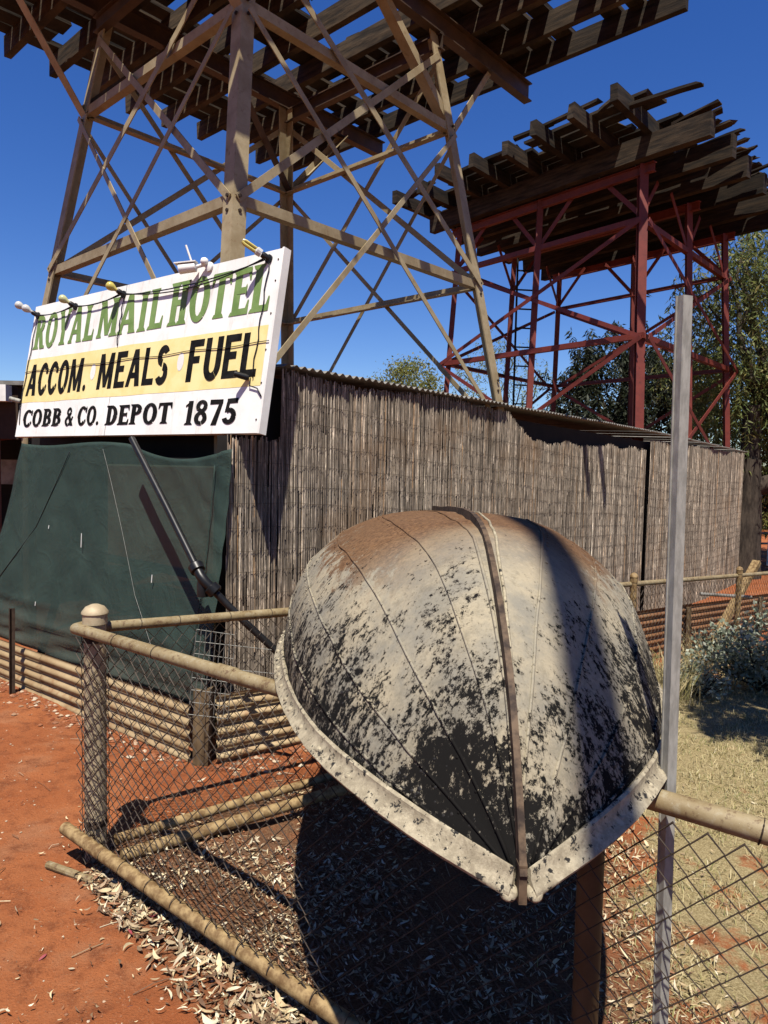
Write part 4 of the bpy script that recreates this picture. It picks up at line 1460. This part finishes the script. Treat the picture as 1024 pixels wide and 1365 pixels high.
# ------------------------------------------------------------------ boat
BOW = V((0.250, 1.175, 0))
BA = V((0.0186, 0.9998, 0)).normalized()
BL_ = V((BA.y, -BA.x, 0))                    # to the right
def hermite(tab):
    xs_ = [a for a, _ in tab]; ys_ = [b for _, b in tab]
    ms_ = []
    for i in range(len(xs_)):
        if i == 0: ms_.append((ys_[1] - ys_[0]) / (xs_[1] - xs_[0]))
        elif i == len(xs_) - 1: ms_.append((ys_[-1] - ys_[-2]) / (xs_[-1] - xs_[-2]))
        else:
            d0 = (ys_[i] - ys_[i - 1]) / (xs_[i] - xs_[i - 1]); d1 = (ys_[i + 1] - ys_[i]) / (xs_[i + 1] - xs_[i])
            ms_.append(0 if d0 * d1 <= 0 else 2 * d0 * d1 / (d0 + d1))
    def f(x):
        x = max(xs_[0], min(xs_[-1], x))
        i = 0
        while i < len(xs_) - 2 and x > xs_[i + 1]: i += 1
        h = xs_[i + 1] - xs_[i]; s = (x - xs_[i]) / h
        return ((1 + 2 * s) * (1 - s) ** 2 * ys_[i] + s * (1 - s) ** 2 * h * ms_[i] + s * s * (3 - 2 * s) * ys_[i + 1] + s * s * (s - 1) * h * ms_[i + 1])
    return f
bw = hermite([(0, 0.012), (0.10, 0.132), (0.23, 0.264), (0.48, 0.415), (0.8, 0.525), (1.0, 0.572), (1.3, 0.622), (1.7, 0.65), (2.5, 0.63), (3.35, 0.55)])
bg_ = hermite([(0, 0.995), (0.1, 1.02), (0.25, 1.05), (0.6, 1.06), (1.2, 1.06), (2.5, 1.0), (3.35, 0.945)])
bk = hermite([(0, 1.005), (0.05, 1.10), (0.17, 1.265), (0.31, 1.375), (0.49, 1.472), (0.63, 1.52), (0.80, 1.545), (1.0, 1.553), (1.6, 1.535), (3.03, 1.455), (3.35, 1.44)])
bn = hermite([(0, 1.12), (0.3, 1.32), (0.7, 1.72), (1.2, 2.2), (2.0, 2.45), (3.35, 2.5)])
def hp(d, f, off=0.0):
    """f -1 left gunwale, 0 keel, 1 right gunwale"""
    th = abs(f) * math.pi / 2
    n = bn(d)
    w, g, k = bw(d), bg_(d), bk(d)
    x = w * max(0, math.sin(th)) ** (2 / n) * (1 if f >= 0 else -1)
    z = g + (k - g) * max(0, math.cos(th)) ** (2 / n)
    p = BOW + BA * d + BL_ * x + V((0, 0, z))
    # a few shallow dents
    if off == 0.0: p += BL_ * (0.010 * noise.noise((d * 2.3, f * 3, 2)) + 0.004 * noise.noise((d * 7, f * 8, 4))) + V((0, 0, 0.010 * noise.noise((d * 2.3, f * 3, 9)) + 0.004 * noise.noise((d * 7, f * 8, 6))))
    return p
def hnorm(d, f):
    e = 0.01
    a = hp(min(d + e, 3.35), f, 1) - hp(max(d - e, 0), f, 1)
    b = hp(d, min(f + e, 1), 1) - hp(d, max(f - e, -1), 1)
    n = b.cross(a)
    if n.length < 1e-9: return V((0, 0, 1))
    n.normalize()
    c = BOW + BA * max(d, 0.5) + V((0, 0, bg_(d)))
    if n.dot(hp(d, f, 1) - c) < 0: n = -n
    return n
boat = thing('dinghy', BOW + BA * 1.7 + V((0, 0, 1.0)), 'upturned weathered metal dinghy with peeling black paint resting on the fence rails', 'boat')
ds = [0.0, 0.012, 0.03, 0.06, 0.1, 0.15, 0.2, 0.26, 0.33, 0.4, 0.48, 0.56, 0.64, 0.73, 0.83, 0.94, 1.06, 1.2, 1.35, 1.5, 1.7, 1.9, 2.15, 2.4, 2.65, 2.9, 3.12, 3.35]
NF = 48
m = MB()
for d in ds:
    for i in range(NF + 1):
        m.v.append(tuple(hp(d, -1 + 2 * i / NF)))
for j in range(len(ds) - 1):
    for i in range(NF):
        a = j * (NF + 1) + i
        m.f.append((a, a + 1, a + NF + 2, a + NF + 1))
hull = m.build('hull', M_HULL, boat, True)
so = hull.modifiers.new('plate', 'SOLIDIFY')
so.thickness = 0.003
m = MB()
ring = [hp(3.345, -1 + 2 * i / NF, 1) for i in range(NF + 1)]
m.add([BOW + BA * 3.345 + V((0, 0, bg_(3.35)))] + ring, [(0, i + 1, i + 2) for i in range(NF)])
m.build('transom', M_HULL, boat)
# plank seams with rivets
dd = [0.0 + 3.3 * (k / 60) ** 1.35 for k in range(61)]
for side in (-1, 1):
    for fr in (0.24, 0.46, 0.66, 0.84):
        m = MB()
        pts = []
        for d in dd:
            if d < 0.004: continue
            pts.append(hp(d, side * fr) + hnorm(d, side * fr) * 0.0005)
        m.tube(pts, 0.0036, 6)
        seam = m.build('plank_seam', M_HULL, boat, True)
        m = MB()
        d = 0.05
        while d < 3.2:
            n_ = hnorm(d, side * (fr + 0.025))
            c = hp(d, side * (fr + 0.022))
            m.lathe(c - n_ * 0.001, [(0.004, 0), (0.0034, 0.0018), (0.0015, 0.0026)], 6, n_)
            d += 0.05
        tag(m.build('rivets', M_HULL, seam, True), None, None, None, 'stuff')
# cracked blisters of tar
m = MB()
for i in range(620):
    side = random.choice((-1, -1, 1))
    d = random.uniform(0.05, 1.6)
    f = side * (1 - abs(random.gauss(0, 0.22)))
    if abs(f) < 0.1: continue
    n_ = hnorm(d, f)
    r = random.uniform(0.002, 0.0055)
    m.lathe(hp(d, f) - n_ * 0.001, [(r, 0), (r * 0.7, r * 0.35), (r * 0.2, r * 0.45)], 5, n_)
tag(m.build('tar_blisters', M_BLACKTAR, boat), None, None, None, 'stuff')
# keel strip up the stem and along the bottom
kd = [0.0, 0.01, 0.03, 0.06, 0.1, 0.15, 0.2, 0.26, 0.33, 0.4, 0.48, 0.56, 0.64, 0.72, 0.8, 0.9, 1.0, 1.2, 1.5, 1.9, 2.4, 2.9, 3.3]
m = MB()
ringv = []
for d in kd:
    p = hp(d, 0, 1)
    e = 0.01
    tg = (hp(min(d + e, 3.35), 0, 1) - hp(max(d - e, 0), 0, 1)).normalized()
    n_ = BL_.cross(tg)
    if n_.dot(V((0, -1, 0.6))) < 0: n_ = -n_
    hw = 0.0085
    hh = 0.022 if d < 2.6 else 0.03
    ringv.append([p - BL_ * hw - n_ * 0.01, p - BL_ * hw * 0.75 + n_ * hh, p + BL_ * hw * 0.75 + n_ * hh, p + BL_ * hw - n_ * 0.01])
for r_ in ringv: m.v += [tuple(q) for q in r_]
for j in range(len(kd) - 1):
    for k in range(4):
        a, b = j * 4 + k, j * 4 + (k + 1) % 4
        m.f.append((a, b, b + 4, a + 4))
m.f.append((0, 1, 2, 3)); m.f.append(tuple(4 * (len(kd) - 1) + k for k in (3, 2, 1, 0)))
smooth_auto(m.build('keel', M_KEEL, boat), 40)
for side in (-1, 1):                         # thin folded strake either side of the keel
    m = MB()
    pts = []
    for d in kd:
        if d < 0.01: continue
        pts.append(hp(d, side * 0.05) + BL_ * side * 0.004)
    m.tube(pts, 0.0042, 6)
    m.build('garboard_fold', M_HULL if side < 0 else M_FLANGE, boat, True)
m = MB()
m.prism([(-0.009, -0.012), (0.009, -0.012), (0.007, 0.012), (-0.007, 0.012)], BOW + V((0, -0.006, 0.964)), BOW + V((0, -0.002, 1.03)), BL_, -BA)
m.build('stem_foot', M_KEEL, boat)
# gunwale flange, one each side, ending in a rounded lug at the bow
for side in (-1, 1):
    gd = [0.0, 0.02, 0.05, 0.09, 0.14, 0.2, 0.27, 0.35, 0.45, 0.56, 0.7, 0.85, 1.0, 1.2, 1.45, 1.75, 2.1, 2.5, 2.9, 3.35]
    m = MB()
    prof = [(-0.006, 0.020), (0.002, 0.026), (0.008, 0.022), (0.009, 0.006), (0.019, -0.005), (0.027, -0.011), (0.032, -0.017), (0.028, -0.024), (0.016, -0.017), (-0.004, -0.006)]
    for d in gd:
        p = BOW + BA * d + BL_ * (side * bw(d)) + V((0, 0, bg_(d)))
        e = 0.01
        a = BOW + BA * max(0, d - e) + BL_ * (side * bw(max(0, d - e)))
        b = BOW + BA * min(3.35, d + e) + BL_ * (side * bw(min(3.35, d + e)))
        tg = (b - a).normalized()
        out = V((tg.y, -tg.x, 0)) * side
        sc_ = 0.62 + 0.38 * min(1, d / 0.12)
        for x, z in prof:
            m.v.append(tuple(p + out * (x * sc_) + V((0, 0, z))))
    n_ = len(prof)
    for j in range(len(gd) - 1):
        for k in range(n_):
            a, b = j * n_ + k, j * n_ + (k + 1) % n_
            m.f.append((a, b, b + n_, a + n_))
    m.f.append(tuple(range(n_))); m.f.append(tuple((len(gd) - 1) * n_ + k for k in range(n_ - 1, -1, -1)))
    gun = smooth_auto(m.build('gunwale', M_FLANGE, boat), 50)
    m = MB()
    c = BOW + BL_ * (side * 0.022) - BA * 0.004 + V((0, 0, 0.978))
    ax_ = V((side * 0.18, -0.75, 0.65)).normalized()
    m.lathe(c, [(0.008, -0.012), (0.013, -0.010), (0.016, 0.0), (0.014, 0.005), (0.008, 0.007), (0.002, 0.0075)], 18, ax_)
    smooth_auto(m.build('bow_lug', M_FLANGE, boat), 60)
    m = MB()
    d = 0.08
    while d < 2.2:
        q = BOW + BA * d + BL_ * (side * (bw(d) + 0.016)) + V((0, 0, bg_(d) - 0.006))
        m.lathe(q, [(0.010, -0.004), (0.009, 0.004), (0.004, 0.007)], 8)
        d += random.uniform(0.07, 0.13)
    tag(m.build('bolt_heads', M_FLANGE, gun, True), None, None, None, 'stuff')
# ------------------------------------------------------------------ things at the left edge
vb = thing('veranda', (-5.6, 8.6, 0), 'dark brown veranda end glimpsed left of the green shade cloth', 'building')
def wbox(x0, x1, y0, y1, z0, z1):
    m = MB()
    c = [V((x, y, z)) for z in (z0, z1) for (x, y) in ((x0, y0), (x1, y0), (x1, y1), (x0, y1))]
    m.add(c, [(3, 2, 1, 0), (4, 5, 6, 7), (0, 1, 5, 4), (1, 2, 6, 5), (2, 3, 7, 6), (3, 0, 4, 7)])
    return m
wbox(-9.0, -4.15, 8.0, 8.1, 1.95, 2.55).build('fascia', M_BROWNWALL, vb)
wbox(-9.0, -4.05, 7.95, 12.0, 2.553, 2.60).build('roof', M_ZINC, vb)
wbox(-9.0, -4.2, 10.6, 10.7, -0.2, 2.5).build('wall', M_DARKWALL, vb)
wbox(-4.5, -4.4, 7.99, 8.09, -0.1, 1.946).build('post', M_RED, vb)
wbox(-5.6, -4.52, 9.2, 9.24, 1.40, 1.72).build('notice_board', M_ZINC, vb)
wbox(-4.62, -4.18, 7.80, 7.93, 2.36, 2.54).build('air_vent_box', M_WHITE, vb)
m = MB()
m.bar(V((-9, 8.3, 1.5)), V((-4.3, 8.3, 2.0)), 0.05, 0.07)
m.build('rafter', M_RED, vb)

# ------------------------------------------------------------------ vegetation
def leaf_quads(pos, dirs, nrm, ln, wd):
    """pos, dirs, nrm: (N,3); a pointed leaf of 4 verts each"""
    d = dirs / np.linalg.norm(dirs, axis=1, keepdims=True)
    s = np.cross(d, nrm)
    s /= np.maximum(np.linalg.norm(s, axis=1, keepdims=True), 1e-6)
    ln = np.asarray(ln).reshape(-1, 1)
    wd = np.asarray(wd).reshape(-1, 1)
    n = np.cross(s, d)
    v = np.stack([pos, pos + d * ln * 0.45 + s * wd * 0.5 + n * ln * 0.04, pos + d * ln, pos + d * ln * 0.45 - s * wd * 0.5 + n * ln * 0.04], 1).reshape(-1, 3)
    f = np.arange(len(v)).reshape(-1, 4)
    return v, f

def limb(m, p, q, r0_, r1_, wob=0.15, seg=6):
    p, q = V(p), V(q)
    L = (q - p).length
    pts = []
    for i in range(seg + 1):
        t = i / seg
        o = V((random.uniform(-1, 1), random.uniform(-1, 1), random.uniform(-0.4, 0.4))) * (wob * L * 0.15 * (1 if 0 < i < seg else 0))
        pts.append(p.lerp(q, t) + o)
    m.tube(pts, [r0_ + (r1_ - r0_) * i / seg for i in range(seg + 1)], 9)
    return pts

def tree(name, label, base, trunk_h, cc, rad, n_cl, per, leaf, wood, lw, droop=0.0, tr=0.2, clr=0.55, group=None, gap=0.0):
    base = V(base)
    t = thing(name, base, label, 'tree', group)
    m = MB()
    top = base + V((0, 0, trunk_h))
    limb(m, base + V((0, 0, -0.3)), top, tr, tr * 0.7, 0.12)
    cc, rad = V(cc), V(rad)
    cls = []
    for i in range(n_cl):
        while True:
            d = V((random.uniform(-1, 1), random.uniform(-1, 1), random.uniform(-1, 1)))
            if 0.25 < d.length < 1: break
        k = d.length ** 0.4 / d.length * d.length
        d = d.normalized() * (0.45 + 0.55 * d.length ** 0.5)
        c = cc + V((d.x * rad.x, d.y * rad.y, d.z * rad.z))
        c += V((noise.noise(c * 0.7), noise.noise(c * 0.7 + V((5, 0, 0))), noise.noise(c * 0.7 + V((0, 9, 0))))) * 0.5
        cls.append(c)
    for c in cls[::max(1, n_cl // 26)]:
        st = top.lerp(cc, 0.25)
        limb(m, st - V((0, 0, random.uniform(0, trunk_h * 0.2))), c, tr * 0.42, 0.018, 0.5, 6)
    smooth_auto(m.build('trunk', wood, t), 60)
    P, D, N, LN, WD = [], [], [], [], []
    for c in cls:
        if droop:
            ns = random.randint(4, 8)
            for s in range(ns):
                st = np.array(c) + rng.normal(0, clr * 0.5, 3)
                ln = random.uniform(0.5, 1.0) * droop
                az = random.uniform(0, 6.28)
                outv = np.array([math.cos(az), math.sin(az), 0]) * random.uniform(0.05, 0.35)
                npl = per // ns
                tt = np.linspace(0, 1, npl)
                pos = st + np.outer(tt * ln * 0.5, outv) + np.outer(-(tt ** 1.3) * ln, [0, 0, 1])
                pos += rng.normal(0, 0.035, pos.shape)
                dv = rng.normal(0, 1, pos.shape) * [0.75, 0.75, 0.35] + [0, 0, -0.75]
                P.append(pos); D.append(dv); N.append(rng.normal(0, 1, pos.shape))
                LN.append(rng.uniform(0.7, 1.3, npl) * lw[0]); WD.append(rng.uniform(0.7, 1.3, npl) * lw[1])
        else:
            pos = np.array(c) + rng.normal(0, clr * 0.5, (per, 3)) * [1, 1, 0.7]
            dv = rng.normal(0, 1, (per, 3)) + [0, 0, 0.2]
            P.append(pos); D.append(dv); N.append(rng.normal(0, 1, (per, 3)))
            LN.append(rng.uniform(0.6, 1.3, per) * lw[0]); WD.append(rng.uniform(0.6, 1.3, per) * lw[1])
    v, f = leaf_quads(np.concatenate(P), np.concatenate(D), np.concatenate(N), np.concatenate(LN), np.concatenate(WD))
    np_mesh('crown', v, f, leaf, t)
    return t

tree('pepper_tree', 'tall drooping pepper tree with olive foliage at the right edge', (8.75, 17.0, -0.8), 4.2, (11.0, 18.2, 5.4), (3.4, 2.6, 3.3), 320, 200, M_PEPPER, M_BARK, (0.20, 0.040), 1.9, 0.30, 0.8)
# heavy side limb of the pepper tree
pt_ = [o for o in bpy.data.objects if o.name.startswith('pepper_tree')][0]
m = MB()
limb(m, (8.75, 17.0, 1.4), (10.6, 16.6, 1.95), 0.24, 0.17, 0.1)
limb(m, (8.74, 17.0, -0.9), (8.72, 16.95, 2.1), 0.42, 0.27, 0.05)
smooth_auto(m.build('lower_limb', M_BARK, pt_), 60)
tree('evergreen_tree', 'dark dense evergreen tree behind the red tank stand', (8.4, 25.2, -0.8), 2.5, (8.5, 25.0, 3.9), (2.3, 1.8, 2.7), 150, 190, M_DARKLEAF, M_BARK, (0.24, 0.06), 1.1, 0.2, 0.7)
tree('bushy_tree', 'yellow green bushy tree top showing above the shed roof', (0.55, 31.0, -0.8), 3.5, (0.75, 31.0, 4.6), (1.55, 1.3, 1.5), 60, 180, M_OLIVE, M_BARK, (0.15, 0.06), 0, 0.12, 0.6)
tree('feathery_tree', 'pale feathery tree seen through the legs of the red stand', (4.6, 28.0, -0.8), 3.0, (4.5, 28.0, 4.6), (2.1, 1.6, 2.2), 85, 70, M_FEATHER, M_BARK, (0.14, 0.035), 0.8, 0.10, 0.55)
tree('low_tree', 'small grey green tree right of the feathery tree above the roofline', (8.0, 34.0, -0.8), 2.0, (8.4, 34.0, 2.9), (1.4, 1.2, 1.7), 40, 120, M_OLIVE, M_BARK, (0.16, 0.05), 0, 0.1, 0.55)
for i, (x, y, h, lab) in enumerate(((18.5, 33.0, 1.5, 'low round green bush far off below the round mirror'), (21.5, 36.0, 2.2, 'taller green bush far off at the right edge'), (15.2, 30.0, 1.2, 'small green bush far off beside the pepper trunk'))):
    tree('far_bush', lab, (x, y, -0.8), 0.5, (x, y, h * 0.4 - 0.2), (2.0, 1.2, h), 45, 120, M_OLIVE, M_BARK, (0.2, 0.08), 0, 0.1, 0.6, 'bushes far behind the garden')

tree('shade_tree', 'leafy tree just outside the right edge that shades the lawn', (5.2, 3.3, -0.3), 2.6, (3.70, 3.80, 4.0), (1.2, 0.5, 0.6), 120, 130, M_PEPPER, M_BARK, (0.13, 0.035), 0.5, 0.11, 0.4)

# saltbush
def shrub(name, label, base, rad, n, leaf, lw, up=0.3):
    base = V(base)
    t = thing(name, base, label, 'shrub')
    m = MB()
    tips = []
    for i in range(26):
        a = random.uniform(0, 6.28)
        rr = random.uniform(0.2, 1.0)
        tip = base + V((math.cos(a) * rad[0] * rr, math.sin(a) * rad[1] * rr, rad[2] * random.uniform(0.45, 1.0) * (1.1 - 0.4 * rr)))
        tips += limb(m, base, tip, 0.012, 0.004, 0.4, 5)[2:]
    m.build('stems', M_BARK, t)
    c = np.array([list(p) for p in tips])
    idx = rng.integers(0, len(c), n)
    pos = c[idx] + rng.normal(0, 0.055, (n, 3))
    pos[:, 2] = np.maximum(pos[:, 2], base.z + 0.02)
    dv = rng.normal(0, 1, (n, 3)) + [0, 0, up]
    v, f = leaf_quads(pos, dv, rng.normal(0, 1, (n, 3)), rng.uniform(0.6, 1.3, n) * lw[0], rng.uniform(0.7, 1.2, n) * lw[1])
    np_mesh('foliage', v, f, leaf, t)
bx, by = 3.62, 6.6
shrub('saltbush', 'silvery grey green saltbush beside the back fence at the right', (bx, by, gz(bx, by)), (0.66, 0.5, 0.84), 4200, M_SALT, (0.055, 0.030))
shrub('saltbush', 'small low silvery bush in front of the large saltbush', (2.85, 6.25, gz(2.85, 6.25)), (0.26, 0.22, 0.34), 700, M_SALT, (0.045, 0.026))

# dry grass tufts along the edging (each a clump)
def blades(n, pos, ln, wd, lean):
    az = rng.uniform(0, 2 * math.pi, n)
    tl = rng.uniform(0.1, 1.0, n) * lean
    d = np.stack([np.cos(az) * np.sin(tl), np.sin(az) * np.sin(tl), np.cos(tl)], 1)
    s = np.stack([-np.sin(az + rng.normal(0, 0.6, n)), np.cos(az), np.zeros(n)], 1)
    L = (rng.uniform(0.5, 1.25, n) * ln).reshape(-1, 1)
    w = (rng.uniform(0.7, 1.3, n) * wd).reshape(-1, 1)
    dr = np.stack([np.cos(az), np.sin(az), -0.8 * np.ones(n)], 1)
    p1 = pos + d * L * 0.6
    p2 = p1 + (d * 0.6 + dr * 0.35) * L * 0.45
    v = np.stack([pos - s * w / 2, pos + s * w / 2, p1 + s * w * 0.4, p1 - s * w * 0.4, p2], 1)
    k = np.arange(n)[:, None] * 5
    f4 = k + np.array([[0, 1, 2, 3]])
    f3 = k + np.array([[3, 2, 4]])
    faces = np.concatenate([np.stack([f4[:, 0], f4[:, 1], f4[:, 2]], 1), np.stack([f4[:, 0], f4[:, 2], f4[:, 3]], 1), f3])
    return v.reshape(-1, 3), faces
for i, (tx, ty, hgt, n, lab) in enumerate(((2.42, 6.05, 0.50, 420, 'pale dry grass tuft right against the rusty edging by the boat'), (2.95, 6.75, 0.40, 260, 'pale dry grass tuft next to the far fence post'), (3.4, 7.35, 0.5, 220, 'greenish dry grass tuft behind the back fence by the far post'))):
    g = gz(tx, ty)
    pos = np.array([tx, ty, g]) + rng.normal(0, 1, (n, 3)) * [0.13, 0.10, 0]
    v, f = blades(n, pos, hgt, 0.007, 0.7)
    o = np_mesh('grass_tuft', v, f, M_STRAW)
    tag(o, lab, 'grass', 'dry tufts along the edging')

# lawn
def lawn():
    N = 210000
    x = rng.uniform(0.5, 6.5, N)
    y = rng.uniform(1.3, 8.0, N) ** 1.0
    keep = []
    for i in range(N):
        mk = lawn_mask(x[i], y[i])
        if mk <= 0.05: continue
        pn = 0.5 + 0.9 * noise.noise((x[i] * 2.6, y[i] * 2.6, 4)) + 0.5 * noise.noise((x[i] * 8, y[i] * 8, 1))
        if random.random() < mk * pn * 1.15: keep.append(i)
    x, y = x[keep], y[keep]
    z = np.array([gzn(a, b) for a, b in zip(x, y)]) - 0.003
    v, f = blades(len(x), np.stack([x, y, z], 1), 0.055, 0.0042, 1.4)
    tag(np_mesh('lawn_grass', v, f, M_STRAW), 'short dry straw coloured lawn inside the fence', 'grass', None, 'stuff')
    print('lawn blades', len(x))
lawn()

# fallen leaves
def litter():
    pts = []
    tries = 0
    while len(pts) < 21000 and tries < 400000:
        tries += 1
        x, y = random.uniform(-1.5, 2.6), random.uniform(1.2, 5.6)
        mk = litter_mask(x, y)
        q = V((x, y, 0)) - P0
        outside = q.dot(N1) < 0
        far = mk < 0.02
        if far:
            if random.random() > 0.016 or y > 4.2: continue
            mk = 1
        pn = 0.55 + 1.0 * noise.noise((x * 2.3, y * 2.3, 6))
        if outside: pn = 0.75 + 0.9 * noise.noise((x * 3.3, y * 3.3, 2)); 
        if random.random() < mk * pn * (1.6 if outside else 0.55): pts.append((x, y, outside, far))
    n = len(pts)
    verts = np.zeros((n, 10, 3))
    for i, (x, y, outside, far) in enumerate(pts):
        ln = random.uniform(0.025, 0.075) * (random.uniform(0.35, 1.05) * (0.55 if far else 1) if outside else random.uniform(0.2, 0.7))
        wd = ln * random.uniform(0.10, 0.30)
        az = random.uniform(0, 6.28)
        tilt = random.gauss(0, 0.25)
        roll_ = random.gauss(0, 0.6)
        curl = random.uniform(-0.6, 1.1)
        sick = random.uniform(-0.22, 0.22)
        c, s = math.cos(az), math.sin(az)
        z0 = gzn(x, y) + 0.004 + abs(tilt) * ln * 0.3 + random.uniform(0, 0.014) * (1.6 if outside else 1)
        for k in range(5):
            t = k / 4 - 0.5
            w = wd * (1 - (2 * t) ** 2) ** 0.7 * 0.5 + 0.0004
            lx = t * ln
            ly = sick * ln * (4 * t * t - 0.5)
            lz = curl * ln * (t * t) + tilt * lx
            for e, sg in ((0, 1), (1, -1)):
                px, py, pz = lx, ly + sg * w * math.cos(roll_), lz + sg * w * math.sin(roll_)
                verts[i, k * 2 + e] = (x + c * px - s * py, y + s * px + c * py, z0 + pz)
    base = np.arange(n)[:, None] * 10
    f = np.concatenate([base + np.array([[2 * k, 2 * k + 1, 2 * k + 3, 2 * k + 2]]) for k in range(4)])
    tag(np_mesh('leaf_litter', verts.reshape(-1, 3), f, M_LITTER, None, True), 'fallen dry leaves scattered along the fence and under the boat', 'leaves', None, 'stuff')
litter()

# thin twigs among the leaves
m = MB()
for i in range(420):
    x, y = random.uniform(-2.2, 1.6), random.uniform(1.5, 4.4)
    if random.random() > 0.25 + litter_mask(x, y): continue
    a = random.uniform(0, 6.28)
    ln = random.uniform(0.03, 0.16)
    z = gzn(x, y) + 0.006
    m.tube([V((x, y, z)), V((x + math.cos(a) * ln * 0.5 + random.uniform(-0.01, 0.01), y + math.sin(a) * ln * 0.5, z + random.uniform(0, 0.012))), V((x + math.cos(a) * ln, y + math.sin(a) * ln, z))], random.uniform(0.0008, 0.002), 4)
tag(m.build('twigs', M_LITTER), 'thin dry twigs strewn over the red dirt and leaves', 'twigs', None, 'stuff')

# clods and pebbles on the bare earth
def clods():
    m = MB()
    ico = [(0, 0, 1), (0.9, 0, 0.3), (0.28, 0.85, 0.3), (-0.72, 0.53, 0.3), (-0.72, -0.53, 0.3), (0.28, -0.85, 0.3), (0, 0, -0.6)]
    fcs = [(0, 1, 2), (0, 2, 3), (0, 3, 4), (0, 4, 5), (0, 5, 1), (6, 2, 1), (6, 3, 2), (6, 4, 3), (6, 5, 4), (6, 1, 5)]
    def put(x, y, r):
        z = gzn(x, y)
        vs_ = [V((x + a * r * random.uniform(0.7, 1.3), y + b * r * random.uniform(0.7, 1.3), z + c * r * 0.7 * random.uniform(0.7, 1.2))) for a, b, c in ico]
        m.add(vs_, fcs)
    for i in range(6500):
        x, y = random.uniform(-3.4, 0.6), random.uniform(1.5, 5.4)
        put(x, y, 0.0018 + 0.006 * random.random() ** 3)
    for i in range(650):                       # crumbled earth along the skirt
        u = random.uniform(0.0, 3.0)
        o_ = abs(random.gauss(0, 0.10)) + 0.02
        p = C0 + EL * u - ER * o_
        put(p.x, p.y, random.uniform(0.004, 0.022))
    for i in range(420):
        u = random.uniform(0.0, 2.2)
        p = e0 + U2 * u - N2 * (0.03 + abs(random.gauss(0, 0.16)))
        put(p.x, p.y, random.uniform(0.005, 0.026))
    tag(m.build('soil_clods', M_CLOD), 'crumbs and clods of red earth on the bare ground', 'soil', None, 'stuff')
clods()

# a bank of earth at the foot of the shed corner
# ------------------------------------------------------------------ far right odds and ends
mir = thing('traffic_mirror', (10.2, 19.0, -0.7), 'round convex mirror on a post beyond the pepper trunk', 'mirror')
mc_ = V((10.55, 19.2, 1.08))
mdir = V((-0.45, -0.88, 0.05)).normalized()
m = MB()
m.lathe(mc_, [(0.36, -0.04), (0.37, 0.0), (0.345, 0.02), (0.33, 0.012)], 28, mdir)
smooth_auto(m.build('rim', M_STAR, mir))
tm = NT('mirror_glass')
M_MIRROR = tm.done((0.85, 0.86, 0.87), 0.04, 1.0)
m = MB()
m.lathe(mc_, [(0.335, 0.012), (0.26, 0.045), (0.16, 0.07), (0.07, 0.08), (0.005, 0.082)], 28, mdir)
smooth_auto(m.build('mirror_face', M_MIRROR, mir), 60)
m = MB()
m.tube([mc_ - mdir * 0.04, mc_ - mdir * 0.15 + V((0, 0, -0.2)), V((mc_.x + 0.06, mc_.y + 0.12, -0.8))], 0.035, 10)
smooth_auto(m.build('post', M_WHITE, mir))
hr = thing('hand_rail', (11.0, 20.6, -0.7), 'pale low pipe railing behind the mirror post at the right', 'railing')
for z in (0.02, -0.28):
    m = MB()
    m.tube([V((9.3, 20.6, z)), V((14.0, 21.2, z))], 0.03, 8)
    m.build('rail', M_ZINC, hr)
for x in (9.4, 10.9, 12.4, 13.9):
    m = MB()
    m.tube([V((x, 20.6 + (x - 9.3) * 0.128, -0.8)), V((x, 20.6 + (x - 9.3) * 0.128, 0.03))], 0.03, 8)
    m.build('post', M_ZINC, hr)
wb = thing('white_pipe', (4.1, 7.9, 0.1), 'short white pipe lying on the back fence behind the saltbush', 'pipe')
m = MB()
m.tube([V((3.70, 8.15, 0.32)), V((4.35, 8.24, 0.28))], 0.02, 10)
smooth_auto(m.build('pipe', M_ZINC, wb))
yb = thing('timber_prop', (4.3, 8.6, -0.4), 'yellow brown timber prop slanting behind the back fence', 'timber')
m = MB()
m.timber(V((3.95, 8.4, -0.42)), V((4.75, 8.9, 0.62)), 0.09, 0.06, (0, 0, 1), 4, 0.004)
m.build('plank', M_PIPE2, yb)

# ------------------------------------------------------------------ pole behind the viewer whose shade crosses the boat
up_ = thing('utility_pole', (0.335, -1.25, 0), 'round timber pole behind the viewer that shades the right of the boat', 'pole')
m = MB()
m.tube([V((0.335, -1.25, -0.3)), V((0.335, -1.25, 5.0)), V((0.335, -1.25, 11.0))], [0.085, 0.075, 0.07], 20)
smooth_auto(m.build('shaft', M_TIMBER, up_))
